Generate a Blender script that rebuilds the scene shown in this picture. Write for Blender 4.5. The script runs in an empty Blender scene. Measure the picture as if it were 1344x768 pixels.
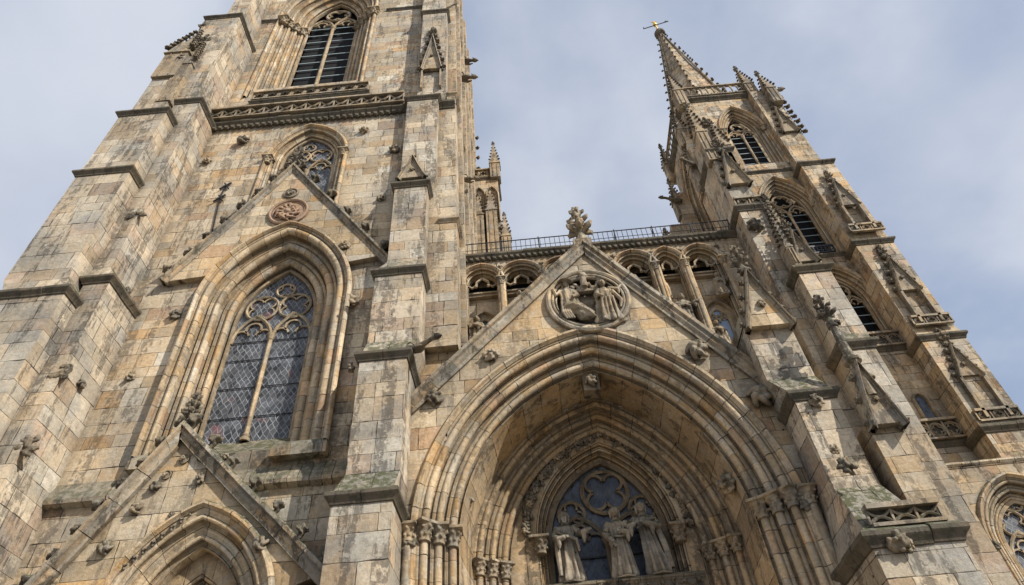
import bpy, bmesh, math, random
from mathutils import Vector, Matrix, noise
from mathutils.geometry import tessellate_polygon
random.seed(7)
rad = math.radians
scene = bpy.context.scene
COL = scene.collection
# ------------------------------------------------------------------ camera
PITCH, ROLL, FPX = rad(45.0), rad(-5.4), 860.0
Fv = Vector((0, math.cos(PITCH), math.sin(PITCH)))
R0 = Vector((1, 0, 0)); U0 = R0.cross(Fv)
Rv = math.cos(ROLL)*R0 + math.sin(ROLL)*U0
Uv = -math.sin(ROLL)*R0 + math.cos(ROLL)*U0
EYE = 1.6
def at(px, py, Y):
    r = Fv*FPX + Rv*(px-672) - Uv*(py-384)
    k = Y/r.y
    return (r.x*k, EYE + r.z*k)
cam = bpy.data.cameras.new('camera'); co = bpy.data.objects.new('camera', cam); COL.objects.link(co)
M = Matrix((Rv, Uv, -Fv)).transposed().to_4x4(); M.translation = (0, 0, EYE)
co.matrix_world = M
cam.sensor_width = 36; cam.lens = FPX/1344*36; cam.clip_end = 3000; cam.clip_start = .1
scene.camera = co
scene.view_settings.view_transform = 'Standard'; scene.view_settings.look = 'None'; scene.view_settings.exposure = 0
# ------------------------------------------------------------------ materials
class NT:
    def __init__(s, nt): s.nt = nt; s.n = nt.nodes; s.l = nt.links
    def new(s, t, **k):
        x = s.n.new(t)
        for a, b in k.items(): setattr(x, a, b)
        return x
    def put(s, sock, v):
        if isinstance(v, bpy.types.NodeSocket): s.l.new(v, sock)
        elif v is not None:
            if hasattr(sock.default_value, '__len__') and not hasattr(v, '__len__'): v = [v]*len(sock.default_value)
            if hasattr(v, '__len__') and len(v) == 3 and len(sock.default_value) == 4: v = (*v, 1)
            sock.default_value = v
    def m(s, op, a, b=None, c=None, clamp=False):
        x = s.new('ShaderNodeMath', operation=op); x.use_clamp = clamp
        s.put(x.inputs[0], a)
        if b is not None: s.put(x.inputs[1], b)
        if c is not None: s.put(x.inputs[2], c)
        return x.outputs[0]
    def mix(s, f, a, b, mode='MIX'):
        x = s.new('ShaderNodeMix', data_type='RGBA', blend_type=mode)
        s.put(x.inputs[0], f); s.put(x.inputs[6], a); s.put(x.inputs[7], b)
        return x.outputs[2]
    def fmix(s, f, a, b):
        x = s.new('ShaderNodeMix', data_type='FLOAT')
        s.put(x.inputs[0], f); s.put(x.inputs[2], a); s.put(x.inputs[3], b)
        return x.outputs[0]
    def noise(s, vec, scale, detail=3, rough=.55, out=0, dist=0):
        x = s.new('ShaderNodeTexNoise'); s.put(x.inputs['Vector'], vec)
        x.inputs['Scale'].default_value = scale; x.inputs['Detail'].default_value = detail
        x.inputs['Roughness'].default_value = rough; x.inputs['Distortion'].default_value = dist
        return x.outputs[out]
    def ss(s, v, a, b, lo=0., hi=1.):
        x = s.new('ShaderNodeMapRange', interpolation_type='SMOOTHSTEP')
        s.put(x.inputs[0], v); x.inputs[1].default_value = a; x.inputs[2].default_value = b
        x.inputs[3].default_value = lo; x.inputs[4].default_value = hi
        return x.outputs[0]
    def ramp(s, f, stops, interp='LINEAR'):
        x = s.new('ShaderNodeValToRGB'); x.color_ramp.interpolation = interp
        e = x.color_ramp.elements
        while len(e) < len(stops): e.new(.5)
        for el, (p, c) in zip(e, stops): el.position = p; el.color = (*c, 1)
        s.put(x.inputs[0], f); return x.outputs[0]
    def xyz(s, v):
        x = s.new('ShaderNodeSeparateXYZ'); s.put(x.inputs[0], v); return x.outputs
    def cxyz(s, a, b, c):
        x = s.new('ShaderNodeCombineXYZ'); s.put(x.inputs[0], a); s.put(x.inputs[1], b); s.put(x.inputs[2], c); return x.outputs[0]
    def scale(s, v, k):
        x = s.new('ShaderNodeMapping'); s.put(x.inputs[0], v); x.inputs['Scale'].default_value = k; return x.outputs[0]
def newmat(name, rough=.9, spec=.2):
    m = bpy.data.materials.new(name); m.use_nodes = True
    t = NT(m.node_tree); b = m.node_tree.nodes['Principled BSDF']
    b.inputs['Roughness'].default_value = rough; b.inputs['Specular IOR Level'].default_value = spec
    return m, t, b
PAL = [(0, (.52, .40, .255)), (.15, (.50, .345, .185)), (.27, (.47, .39, .28)), (.40, (.56, .46, .32)), (.52, (.50, .37, .22)),
       (.62, (.40, .35, .27)), (.70, (.54, .43, .29)), (.80, (.42, .27, .16)), (.86, (.49, .39, .26)), (.93, (.52, .32, .14)), (.97, (.60, .53, .42))]
PAL = [(p, tuple(min(.72, v*k) for v, k in zip(c, (1.22, 1.20, 1.17)))) for p, c in PAL]
def stone(name, mode='wall', h=.46, wmin=.55, wvar=.75, dark=.0, grey=.0, moss=.0, joints=1., soot=.5, warm=0., patch=.35):
    m, t, b = newmat(name)
    g = t.new('ShaderNodeNewGeometry'); P = g.outputs['Position']; N = g.outputs['True Normal']
    px, py, pz = t.xyz(P); nx, ny, nz = t.xyz(N)
    fx = t.m('GREATER_THAN', t.m('ABSOLUTE', nx), t.m('ABSOLUTE', ny))
    wob = t.xyz(t.noise(P, 1.3, 2, out=1)); wob2 = t.m('SUBTRACT', t.noise(P, 22, 2), .5)
    if mode == 'wall':
        u = t.m('ADD', t.fmix(fx, px, py), t.m('MULTIPLY', wob[0], .06))
        zz = t.m('ADD', t.m('ADD', pz, t.m('MULTIPLY', t.m('SINE', t.m('MULTIPLY', pz, 2.3)), .15)), t.m('MULTIPLY', wob[1], .05))
        zz = t.m('ADD', zz, t.m('MULTIPLY', wob2, .012)); u = t.m('ADD', u, t.m('MULTIPLY', wob2, .012))
        vv = t.m('DIVIDE', zz, h)
    else:
        uv = t.new('ShaderNodeUVMap').outputs[0]; ux, uy, _ = t.xyz(uv)
        u = t.m('ADD', ux, t.m('MULTIPLY', wob[0], .05)); vv = t.m('MULTIPLY', uy, .5)
    row = t.m('FLOOR', vv)
    wn = t.new('ShaderNodeTexWhiteNoise', noise_dimensions='2D'); t.put(wn.inputs['Vector'], t.cxyz(row, t.m('MULTIPLY', fx, 3.7) if mode == 'wall' else 1.3, 0))
    w = t.m('ADD', t.m('MULTIPLY', wn.outputs[0], wvar), wmin)
    un = t.m('ADD', t.m('DIVIDE', u, w), t.m('MULTIPLY', wn.outputs[0], 37.7)) if mode == 'wall' else t.m('DIVIDE', u, wmin+wvar*.5)
    if mode != 'wall': w = wmin+wvar*.5
    colid = t.m('FLOOR', un)
    wn2 = t.new('ShaderNodeTexWhiteNoise', noise_dimensions='3D'); t.put(wn2.inputs['Vector'], t.cxyz(row, colid, fx if mode == 'wall' else 0))
    idv = wn2.outputs[0]; idc = t.xyz(wn2.outputs[1])
    fu = t.m('FRACT', un); du = t.m('MULTIPLY', t.m('MINIMUM', fu, t.m('SUBTRACT', 1, fu)), w)
    if mode == 'wall':
        fz = t.m('FRACT', vv); dz = t.m('MULTIPLY', t.m('MINIMUM', fz, t.m('SUBTRACT', 1, fz)), h)
        d = t.m('MINIMUM', du, dz)
    else: d = du
    # worn arrises: joint width follows noise
    jw = t.m('ADD', .010, t.m('MULTIPLY', t.ss(t.noise(P, 1.9, 3), .42, .7), .024))
    joint = t.m('SUBTRACT', 1, t.m('DIVIDE', d, jw), clamp=True)
    joint = t.m('MULTIPLY', t.m('MULTIPLY', joint, t.ss(t.noise(P, 1.1, 3), .34, .56, .45, 1.)), joints)
    if mode == 'carve': joint = None
    idv = t.m('FRACT', t.m('ADD', t.m('MULTIPLY', idv, .85), t.m('MULTIPLY', t.noise(t.cxyz(t.m('MULTIPLY', row, .2), t.m('MULTIPLY', colid, .25), fx), 1.0, 1), 1.0)))
    c = t.ramp(idv, PAL, 'CONSTANT') if joints else t.ramp(t.noise(P, .9, 2), [(.3, PAL[0][1]), (.5, (.42, .33, .22)), (.7, (.38, .34, .27))])
    if joints: c = t.mix(.12, c, (.60, .50, .36))
    if warm: c = t.mix(warm, c, (.54, .36, .18))
    if grey: c = t.mix(grey, c, (.47, .445, .39))
    # bedding streaks and blotches inside a stone
    bed = t.noise(t.scale(P, (1.2, 1.2, 9)), 1.6, 4, .65)
    c = t.mix(t.ss(bed, .4, .7, 0, .28), c, (.42, .27, .13))
    blot = t.noise(P, 2.4, 5, .6)
    c = t.mix(t.ss(blot, .5, .68, 0, .35), c, (.66, .60, .50))
    c = t.mix(t.ss(t.noise(P, .55, 4, .6), .48, .62, 0, patch), c, (.34, .33, .30))
    br = t.m('ADD', t.m('MULTIPLY', idc[1], .42), .78)
    br = t.m('MULTIPLY', br, t.ss(t.noise(P, 7, 4, .7), .25, .75, .80, 1.16))
    br = t.m('MULTIPLY', br, t.ss(t.noise(P, .28, 3, .6), .38, .62, 1.06, .84))
    c = t.mix(1., c, t.cxyz(br, br, br), 'MULTIPLY')
    # soot: vertical run-off streaks and black crust patches; then painted crevice shade
    st = t.noise(t.scale(P, (1.6, 1.6, .28)), 1.1, 5, .7)
    st2 = t.noise(P, 3.6, 5, .75)
    so = t.m('MULTIPLY', t.ss(st, .50, .57), t.ss(st2, .42, .51))
    crust = t.ss(t.noise(P, 9, 5, .75), .62, .72, 0, .6)
    crust = t.m('MULTIPLY', crust, t.ss(t.noise(P, .8, 2), .46, .62, .05, 1))
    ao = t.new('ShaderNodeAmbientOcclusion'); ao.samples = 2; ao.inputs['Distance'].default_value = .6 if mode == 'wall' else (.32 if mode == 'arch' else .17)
    sh = t.m('MULTIPLY', t.ss(ao.outputs['AO'], .22, .78, 1, 0), t.ss(st2, .28, .54, .3, 1.))  # occlusion shade painted into the colour of creases, hollows and undersides
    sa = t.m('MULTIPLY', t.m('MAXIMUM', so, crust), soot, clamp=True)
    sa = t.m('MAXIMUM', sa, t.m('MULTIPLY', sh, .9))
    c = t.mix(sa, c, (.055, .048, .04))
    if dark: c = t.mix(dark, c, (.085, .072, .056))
    # lichen and moss on ledges
    up = t.ss(nz, .15, .55)
    mo = t.m('MULTIPLY', up, t.ss(t.noise(P, 4.5, 5, .7), .40, .58))
    mo = t.m('MULTIPLY', mo, .9)
    c = t.mix(t.m('MULTIPLY', up, .55), c, (.22, .21, .175))
    c = t.mix(mo, c, (.075, .078, .032))
    if moss:
        mm = t.m('MULTIPLY', t.ss(t.noise(P, 3.1, 5, .7), .46, .62), moss)
        c = t.mix(mm, c, (.085, .085, .05))
    if joint is not None: c = t.mix(joint, c, (.022, .016, .012))
    vo = t.new('ShaderNodeTexVoronoi'); t.put(vo.inputs['Vector'], P); vo.inputs['Scale'].default_value = 1.1; vo.inputs['Randomness'].default_value = 1
    vr = t.xyz(vo.outputs['Color'])
    hole = t.m('MULTIPLY', t.ss(vo.outputs['Distance'], .035, .055, 1, 0), t.m('GREATER_THAN', vr[0], .55))
    speck = t.m('MULTIPLY', t.ss(vo.outputs['Distance'], .045, .06, 1, 0), t.m('LESS_THAN', vr[0], .12))
    if mode == 'wall':
        c = t.mix(t.m('MULTIPLY', hole, .9), c, (.02, .016, .012)); c = t.mix(t.m('MULTIPLY', speck, .7), c, (.72, .70, .64))
    t.put(b.inputs['Base Color'], c)
    hgt = t.m('ADD', t.m('MULTIPLY', t.noise(P, 12, 5, .75), .75), t.m('MULTIPLY', t.noise(P, 3.2, 3), .6))
    pit = t.ss(t.noise(P, 26, 2), .66, .74, 0, .5)
    hgt = t.m('SUBTRACT', hgt, pit)
    if joint is not None: hgt = t.m('SUBTRACT', t.m('ADD', hgt, t.m('MULTIPLY', idc[2], .25)), t.m('MULTIPLY', joint, 1.2))
    bp = t.new('ShaderNodeBump'); bp.inputs['Strength'].default_value = .7; bp.inputs['Distance'].default_value = .045
    t.put(bp.inputs['Height'], hgt); t.l.new(bp.outputs[0], b.inputs['Normal'])
    return m
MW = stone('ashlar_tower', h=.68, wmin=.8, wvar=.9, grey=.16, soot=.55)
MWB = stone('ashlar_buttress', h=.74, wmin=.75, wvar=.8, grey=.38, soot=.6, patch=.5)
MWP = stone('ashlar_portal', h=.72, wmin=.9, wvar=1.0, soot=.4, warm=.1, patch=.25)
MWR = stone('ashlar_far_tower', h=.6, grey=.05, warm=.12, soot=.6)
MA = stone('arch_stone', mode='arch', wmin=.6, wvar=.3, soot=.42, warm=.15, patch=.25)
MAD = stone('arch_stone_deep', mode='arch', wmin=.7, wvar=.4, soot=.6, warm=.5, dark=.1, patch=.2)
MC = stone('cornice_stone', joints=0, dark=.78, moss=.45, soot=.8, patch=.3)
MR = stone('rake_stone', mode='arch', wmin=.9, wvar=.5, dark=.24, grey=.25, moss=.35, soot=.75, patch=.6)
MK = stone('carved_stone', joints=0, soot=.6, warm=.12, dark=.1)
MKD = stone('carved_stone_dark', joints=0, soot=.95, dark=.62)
MSHADE = stone('gap_shade_stone', joints=0, dark=.93, soot=1.)  # near-black stone that paints the shade behind balustrade openings
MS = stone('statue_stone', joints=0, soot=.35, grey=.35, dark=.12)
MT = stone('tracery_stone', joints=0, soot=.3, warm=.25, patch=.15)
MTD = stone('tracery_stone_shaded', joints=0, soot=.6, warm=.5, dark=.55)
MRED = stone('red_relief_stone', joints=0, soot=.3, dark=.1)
def redden():
    t = NT(MRED.node_tree); b = MRED.node_tree.nodes['Principled BSDF']
    s = b.inputs['Base Color'].links[0].from_socket
    t.l.new(t.mix(.4, s, (.40, .20, .12)), b.inputs['Base Color'])
redden()
def glassmat(name, base, blue, cell=.20, linec=(.34, .35, .36), lw=.10, red=False):
    m, t, b = newmat(name, .3, .35)
    g = t.new('ShaderNodeNewGeometry'); P = g.outputs['Position']; px, py, pz = t.xyz(P)
    k = t.noise(P, 1.4, 2, out=1); kx = t.xyz(k)
    hx = t.m('ADD', t.m('ADD', px, py), t.m('MULTIPLY', kx[0], .3)); hz = t.m('MULTIPLY', t.m('ADD', pz, t.m('MULTIPLY', kx[1], .3)), .62)
    a = t.m('DIVIDE', t.m('ADD', hx, hz), cell); c2 = t.m('DIVIDE', t.m('SUBTRACT', hx, hz), cell)
    def ln(v):
        f = t.m('FRACT', v); return t.m('MINIMUM', f, t.m('SUBTRACT', 1, f))
    d = t.m('MINIMUM', ln(a), ln(c2)); line = t.ss(d, lw*.4, lw, 1, 0)
    line = t.m('MULTIPLY', line, t.ss(t.noise(P, 2.2, 3), .35, .62, .25, .9))
    wn = t.new('ShaderNodeTexWhiteNoise', noise_dimensions='2D'); t.put(wn.inputs['Vector'], t.cxyz(t.m('FLOOR', a), t.m('FLOOR', c2), 0))
    col = t.mix(wn.outputs[0], base, blue)
    col = t.mix(t.ss(t.noise(P, 1.1, 4, .7), .45, .7, 0, .6), col, (.20, .21, .23))
    if red: col = t.mix(t.ss(t.noise(P, 1.0, 2), .62, .72, 0, .5), col, (.28, .07, .06))
    col = t.mix(line, col, linec)
    t.put(b.inputs['Base Color'], col)
    t.put(b.inputs['Roughness'], t.m('ADD', t.m('ADD', .2, t.m('MULTIPLY', wn.outputs[0], .35)), t.m('MULTIPLY', line, .5)))
    bp = t.new('ShaderNodeBump'); bp.inputs['Strength'].default_value = .5; bp.inputs['Distance'].default_value = .03
    t.put(bp.inputs['Height'], t.m('ADD', t.m('MULTIPLY', wn.outputs[0], .5), t.m('ADD', line, t.noise(P, 5, 2)))); t.l.new(bp.outputs[0], b.inputs['Normal'])
    return m
MG = glassmat('leaded_glass', (.028, .03, .032), (.11, .11, .115), .25, red=True)
MGB = glassmat('leaded_glass_blue', (.025, .03, .045), (.09, .11, .15), .25, linec=(.13, .14, .15), lw=.12)
MGS = glassmat('bright_pane', (.22, .32, .48), (.35, .45, .6), .5, lw=.05)
def plain(name, col, rough=.6, metal=0, var=.3):
    m, t, b = newmat(name, rough, .4); g = t.new('ShaderNodeNewGeometry')
    n = t.noise(g.outputs['Position'], 6, 4, .7)
    k = t.m('ADD', 1-var, t.m('MULTIPLY', n, 2*var)); t.put(b.inputs['Base Color'], t.mix(1., col, t.cxyz(k, k, k), 'MULTIPLY'))
    b.inputs['Metallic'].default_value = metal
    return m
MLOU = plain('louvre_slate', (.30, .36, .37), .6)
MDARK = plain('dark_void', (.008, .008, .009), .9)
MI = plain('wrought_iron', (.03, .03, .032), .5, .3)
MGOLD = plain('gilded_metal', (.75, .48, .12), .35, .8)
MWOOD = plain('oak_door', (.10, .055, .03), .7)
MPAV = stone('plaza_paving', h=.6, wmin=.6, wvar=.5, grey=.6)
def pave():
    m, t, b = newmat('stone_paving'); g = t.new('ShaderNodeNewGeometry')
    br = t.new('ShaderNodeTexBrick'); t.put(br.inputs['Vector'], g.outputs['Position']); br.inputs['Scale'].default_value = 1.4
    br.inputs['Color1'].default_value = (.24, .22, .18, 1); br.inputs['Color2'].default_value = (.19, .175, .15, 1); br.inputs['Mortar'].default_value = (.08, .07, .06, 1)
    t.put(b.inputs['Base Color'], br.outputs[0]); return m
MGROUND = pave()
# ------------------------------------------------------------------ mesh builder
class MB:
    def __init__(s): s.v = []; s.f = []; s.uv = []; s.mi = []; s.cur = 0
    def face(s, idx, uvs=None):
        s.f.append(tuple(idx)); s.uv.append(uvs or [(s.v[i][0]+s.v[i][1], s.v[i][2]) for i in idx]); s.mi.append(s.cur)
    def add(s, vs, fs, uvs=None):
        o = len(s.v); s.v += [tuple(p) for p in vs]
        for k, f in enumerate(fs): s.face([i+o for i in f], uvs[k] if uvs else None)
    def box(s, x0, x1, y0, y1, z0, z1):
        s.add([(x0, y0, z0), (x1, y0, z0), (x1, y1, z0), (x0, y1, z0), (x0, y0, z1), (x1, y0, z1), (x1, y1, z1), (x0, y1, z1)],
              [(3, 2, 1, 0), (4, 5, 6, 7), (0, 1, 5, 4), (1, 2, 6, 5), (2, 3, 7, 6), (3, 0, 4, 7)])
        return s
    def frustum(s, a, z0, b, z1):       # a, b = (x0,x1,y0,y1)
        s.add([(a[0], a[2], z0), (a[1], a[2], z0), (a[1], a[3], z0), (a[0], a[3], z0), (b[0], b[2], z1), (b[1], b[2], z1), (b[1], b[3], z1), (b[0], b[3], z1)],
              [(3, 2, 1, 0), (4, 5, 6, 7), (0, 1, 5, 4), (1, 2, 6, 5), (2, 3, 7, 6), (3, 0, 4, 7)])
        return s
    def plate(s, poly, y0, y1, holes=(), back=False, edge=True):   # XZ polygon facing -Y
        loops = [[Vector((x, z, 0)) for x, z in L] for L in (poly, *holes)]
        flat = [p for L in loops for p in L]
        tris = tessellate_polygon(loops)
        for yy, fl in ((y0, False),) + (((y1, True),) if back else ()):
            o = len(s.v); s.v += [(p[0], yy, p[1]) for p in flat]
            for a, b_, c in tris:
                n = (flat[b_]-flat[a]).cross(flat[c]-flat[a]).z
                idx = (a, b_, c) if (n > 0) != fl else (c, b_, a)
                s.face([i+o for i in idx])
        if edge:
            n = len(poly); o = len(s.v)
            s.v += [(x, y0, z) for x, z in poly]+[(x, y1, z) for x, z in poly]
            ar = sum(poly[i][0]*poly[(i+1) % n][1]-poly[(i+1) % n][0]*poly[i][1] for i in range(n))
            for i in range(n):
                j = (i+1) % n; q = (o+i, o+n+i, o+n+j, o+j) if ar > 0 else (o+i, o+j, o+n+j, o+n+i)
                s.face(q)
        return s
    def loft(s, rings, closed=True, caps=False, uvu=None, vband=None):   # rings: list of lists of points
        n = len(rings[0]); o = len(s.v)
        for r in rings: s.v += [tuple(p) for p in r]
        L = [0.]
        for a, b_ in zip(rings[:-1], rings[1:]): L.append(L[-1]+(Vector(a[n//2])-Vector(b_[n//2])).length)
        for i in range(len(rings)-1):
            for j in range(n if closed else n-1):
                k = (j+1) % n
                v0 = vband[j]+.5 if vband else j/n
                s.face((o+i*n+j, o+i*n+k, o+(i+1)*n+k, o+(i+1)*n+j), [(L[i], v0), (L[i], v0+.01), (L[i+1], v0+.01), (L[i+1], v0)])
        if caps:
            s.face([o+j for j in range(n)][::-1]); s.face([o+(len(rings)-1)*n+j for j in range(n)])
        return s
    def tube(s, pts, r, n=6, caps=True, rot=0., flat=1.):
        pts = [Vector(p) for p in pts]; rs = r if hasattr(r, '__len__') else [r]*len(pts); rings = []
        up = None
        for i, p in enumerate(pts):
            d = (pts[min(i+1, len(pts)-1)]-pts[max(i-1, 0)]).normalized()
            if up is None:
                up = Vector((0, 1, 0)) if abs(d.y) < .9 else Vector((1, 0, 0))
            a = (up - d*up.dot(d)).normalized(); up = a; b_ = d.cross(a)
            rings.append([p + (a*math.cos(t)*flat + b_*math.sin(t))*rs[i] for t in [rot+2*math.pi*k/n for k in range(n)]])
        return s.loft(rings, True, caps)
    def ico(s, c, r, nz=.0, sub=1, seed=0, sc=(1, 1, 1)):
        bm = bmesh.new(); bmesh.ops.create_icosphere(bm, subdivisions=sub, radius=1)
        vs = []
        for v in bm.verts:
            k = r*(1+nz*noise.noise(v.co*1.7+Vector((seed*3.1, seed, 0))))
            vs.append((c[0]+v.co.x*k*sc[0], c[1]+v.co.y*k*sc[1], c[2]+v.co.z*k*sc[2]))
        fs = [[v.index for v in f.verts] for f in bm.faces]; bm.free(); s.add(vs, fs); return s
    def lathe(s, cx, cy, prof, n=10, fx=1, fy=1):   # prof: (r,z)
        rings = [[(cx+r*fx*math.cos(t), cy+r*fy*math.sin(t), z) for t in [2*math.pi*k/n for k in range(n)]] for r, z in prof]
        return s.loft(rings, True, True)
    def mesh(s, name, mats, smooth=35, weld=False):
        me = bpy.data.meshes.new(name); me.from_pydata(s.v, [], s.f)
        for m in (mats if isinstance(mats, (list, tuple)) else [mats]): me.materials.append(m)
        uvl = me.uv_layers.new(name='UVMap'); k = 0
        data = [c for f in s.uv for u in f for c in u]
        uvl.data.foreach_set('uv', data)
        me.polygons.foreach_set('material_index', s.mi)
        if smooth:
            me.polygons.foreach_set('use_smooth', [True]*len(me.polygons))
            if weld:
                bm = bmesh.new(); bm.from_mesh(me); bmesh.ops.remove_doubles(bm, verts=bm.verts, dist=.0005); bm.to_mesh(me); bm.free()
            me.set_sharp_from_angle(angle=rad(smooth))
        me.update(); return me
INV = {}
def link(o, parent):
    COL.objects.link(o)
    if parent is not None:
        o.parent = parent; o.matrix_parent_inverse = INV.get(parent.name, Matrix.Identity(4))
    return o
def thing(name, label, cat, loc=(0, 0, 0), group=None):
    o = bpy.data.objects.new(name, None); COL.objects.link(o); o.location = loc; o.empty_display_size = .3
    INV[o.name] = Matrix.Translation(Vector(loc)).inverted()
    o['label'] = label; o['category'] = cat
    if group: o['group'] = group
    return o
def part(name, mb, mat, parent, smooth=35, weld=False):
    return link(bpy.data.objects.new(name, mb.mesh(name, mat, smooth, weld)), parent)
def split_part(name, mb, mat, parent, smooth=35):
    """every separate piece becomes a part of its own"""
    up = list(range(len(mb.v)))
    def fd(i):
        while up[i] != i: up[i] = up[up[i]]; i = up[i]
        return i
    for f in mb.f:
        for j in f[1:]: up[fd(f[0])] = fd(j)
    gr = {}
    for k, f in enumerate(mb.f): gr.setdefault(fd(f[0]), []).append(k)
    out = []
    for ks in gr.values():
        n = MB(); mp = {}
        for k in ks:
            for i in mb.f[k]:
                if i not in mp: mp[i] = len(n.v); n.v.append(mb.v[i])
            n.f.append(tuple(mp[i] for i in mb.f[k])); n.uv.append(mb.uv[k]); n.mi.append(0)
        out.append(part(name, n, mat, parent, smooth))
    return out
def inst(name, me, parent, loc, rot=(0, 0, 0), sc=1.):
    o = bpy.data.objects.new(name, me); link(o, parent); o.location = loc; o.rotation_euler = rot
    o.scale = (sc, sc, sc) if not hasattr(sc, '__len__') else sc
    INV[o.name] = Matrix.LocRotScale(Vector(loc), o.rotation_euler, Vector(o.scale)).inverted()
    return o
def remesh(mb, name, mat, vox=.03, smooth_it=1):
    me = mb.mesh(name+'_raw', mat, 0); o = bpy.data.objects.new('tmp', me); COL.objects.link(o)
    md = o.modifiers.new('r', 'REMESH'); md.mode = 'VOXEL'; md.voxel_size = vox; md.use_smooth_shade = True
    if smooth_it:
        sm = o.modifiers.new('s', 'SMOOTH'); sm.iterations = smooth_it; sm.factor = .4
    dg = bpy.context.evaluated_depsgraph_get(); r = bpy.data.meshes.new_from_object(o.evaluated_get(dg))
    r.name = name; bpy.data.objects.remove(o); bpy.data.meshes.remove(me)
    if not r.materials: r.materials.append(mat)
    return r
# ------------------------------------------------------------------ arches
class Arch:
    """pointed arch: left/right jamb, spring height, apex; o = outward offset"""
    def __init__(s, xl, xr, zs, xa, za, zb, k=0.):
        s.k = k; s.ls = 1.
        s.xl, s.xr, s.zs, s.xa, s.za, s.zb = xl, xr, zs, xa, za, zb
        h = za-zs; wl = xa-xl; wr = xr-xa
        s.rl = (wl*wl+h*h)/(2*wl); s.rr = (wr*wr+h*h)/(2*wr)
        s.cl = xl+s.rl; s.cr = xr-s.rr
    def side(s, o, left, n, half=False):
        r = (s.rl if left else s.rr)+o; c = s.cl if left else s.cr
        dx = abs(c-s.xa); ang = math.acos(max(-1, min(1, dx/r))) if r > dx else .01
        if (left and c < s.xa) or (not left and c > s.xa): ang = math.pi-ang
        pts = []
        for i in range(n+1):
            a = ang*i/n
            q_ = r-o*(1-s.ls)*(1-i/n) if left else r
            x = c-q_*math.cos(a) if left else c+r*math.cos(a)
            pts.append((x, s.zs+q_*math.sin(a)))
        (xa_, za_), (xb_, zb_) = pts[0], pts[-1]; q = s.k
        if q: pts = [(x*(1-q)+(xa_+(xb_-xa_)*(i/n)**.9)*q, z*(1-q)+(za_+(zb_-za_)*(i/n)**.9)*q) for i, (x, z) in enumerate(pts)]
        return pts
    def line(s, o=0., n=14, zb=None, jamb=True):
        zb = s.zb if zb is None else zb
        L = s.side(o, True, n); Rr = s.side(o, False, n)
        zt = (L[-1][1]+Rr[-1][1])/2
        L[-1] = (s.xa, zt); Rr = Rr[:-1][::-1]
        pts = L+Rr
        if jamb: pts = [(L[0][0], zb)] + pts + [(Rr[-1][0], zb)]
        return pts
def sweep_arch(mb, A, prof, y0, n=14, zb=None, jamb=True, closed=False):
    """prof: (o, dy, band)"""
    lines = [A.line(o, n, zb, jamb) for o, d, *_ in prof]
    rings = [[(lines[j][i][0], y0+prof[j][1], lines[j][i][1]) for j in range(len(prof))][::-1] for i in range(len(lines[0]))]
    vb = [(p[2] if len(p) > 2 else 0) for p in prof][::-1]
    # u grows along the arch; facing: profile listed outer->inner, reversed for -Y facing faces
    mb.loft(rings, closed, False, vband=vb)
    return mb
def orders(w, d, n, roll=.30, b0=0):
    P = []; so, sd = w/n, d/n
    for i in range(n):
        o0 = w-i*so; y0 = i*sd; k = b0+i*2; m = min(so, sd)
        P += [(o0, y0, k), (o0-so*.16, y0, k)]
        P += [(o0-so*.24, y0+m*.16, k)]
        c = (o0-so*.52, y0+sd*.30); r = m*roll
        for a in (200, 160, 120, 80, 40, 0, -30):
            # roll bulging outwards (toward -y and toward the opening)
            P.append((c[0]-r*math.cos(rad(180-a))*-1*1.0 if False else c[0]+r*math.cos(rad(a)), c[1]-r*math.sin(rad(a)), k+1))
        P = P[:-7] + [(c[0]+r*math.cos(rad(a)), c[1]-r*math.sin(rad(a)), k+1) for a in (20, 60, 100, 140, 180, 215, 250)]
        P += [(o0-so*.62, y0+sd*.62, k+1), (o0-so*.64, y0+sd*.92, k+1), (o0-so*.76, y0+sd*1.08, k+1), (o0-so*.90, y0+sd*1.04, k+1), (o0-so*.97, y0+sd*.84, k+1), (o0-so*.99, y0+sd*.84, k+1)]
    P.append((0, d, b0+2*n))
    return P
def hood(w, t=.16, b=40):
    return [(w+t+.06, .0, b), (w+t+.06, -.08, b), (w+t*.9, -.17, b), (w+t*.45, -.17, b), (w+t*.2, -.08, b), (w, -.05, b), (w, .0, b)]
def smooth_closed(pts, r):
    return pts
def barring(mb, pts, r, y, n=4, depth=1.):   # flat XZ polyline to stone bar
    mb.tube([(x, y, z) for x, z in pts], r, n, True, math.pi/4 if n == 4 else 0, depth)
def circ(cx, cz, r, a0=0, a1=360, n=20):
    return [(cx+r*math.cos(rad(a0+(a1-a0)*i/n)), cz+r*math.sin(rad(a0+(a1-a0)*i/n))) for i in range(n+1)]
def foils(mb, cx, cz, R, k, y, r, rot=0):
    """k-foil inside circle radius R"""
    rr = R*math.sin(math.pi/k)/(1+math.sin(math.pi/k))*1.02; rc = R-rr
    for i in range(k):
        a = rot+360*i/k
        x, z = cx+rc*math.cos(rad(a)), cz+rc*math.sin(rad(a))
        barring(mb, circ(x, z, rr*.97, a-118, a+118, 12), r, y)
def archpts(x0, x1, zs, za, n=9):
    A = Arch(x0, x1, zs, (x0+x1)/2, za, zs); return A.line(0, n, jamb=False)
def trefoil_head(mb, x0, x1, zs, za, y, r):
    pts = archpts(x0, x1, zs, za); barring(mb, pts, r, y, 6)
    w = x1-x0; cx = (x0+x1)/2; h = za-zs
    q = r*.65
    barring(mb, circ(x0+w*.22, zs+h*.22, w*.20, 150, 10, 6)[::-1], q, y)
    barring(mb, circ(x1-w*.22, zs+h*.22, w*.20, 170, 30, 6)[::-1], q, y)
    barring(mb, circ(cx, zs+h*.50, w*.20, -35, 215, 8), q, y)
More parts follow.
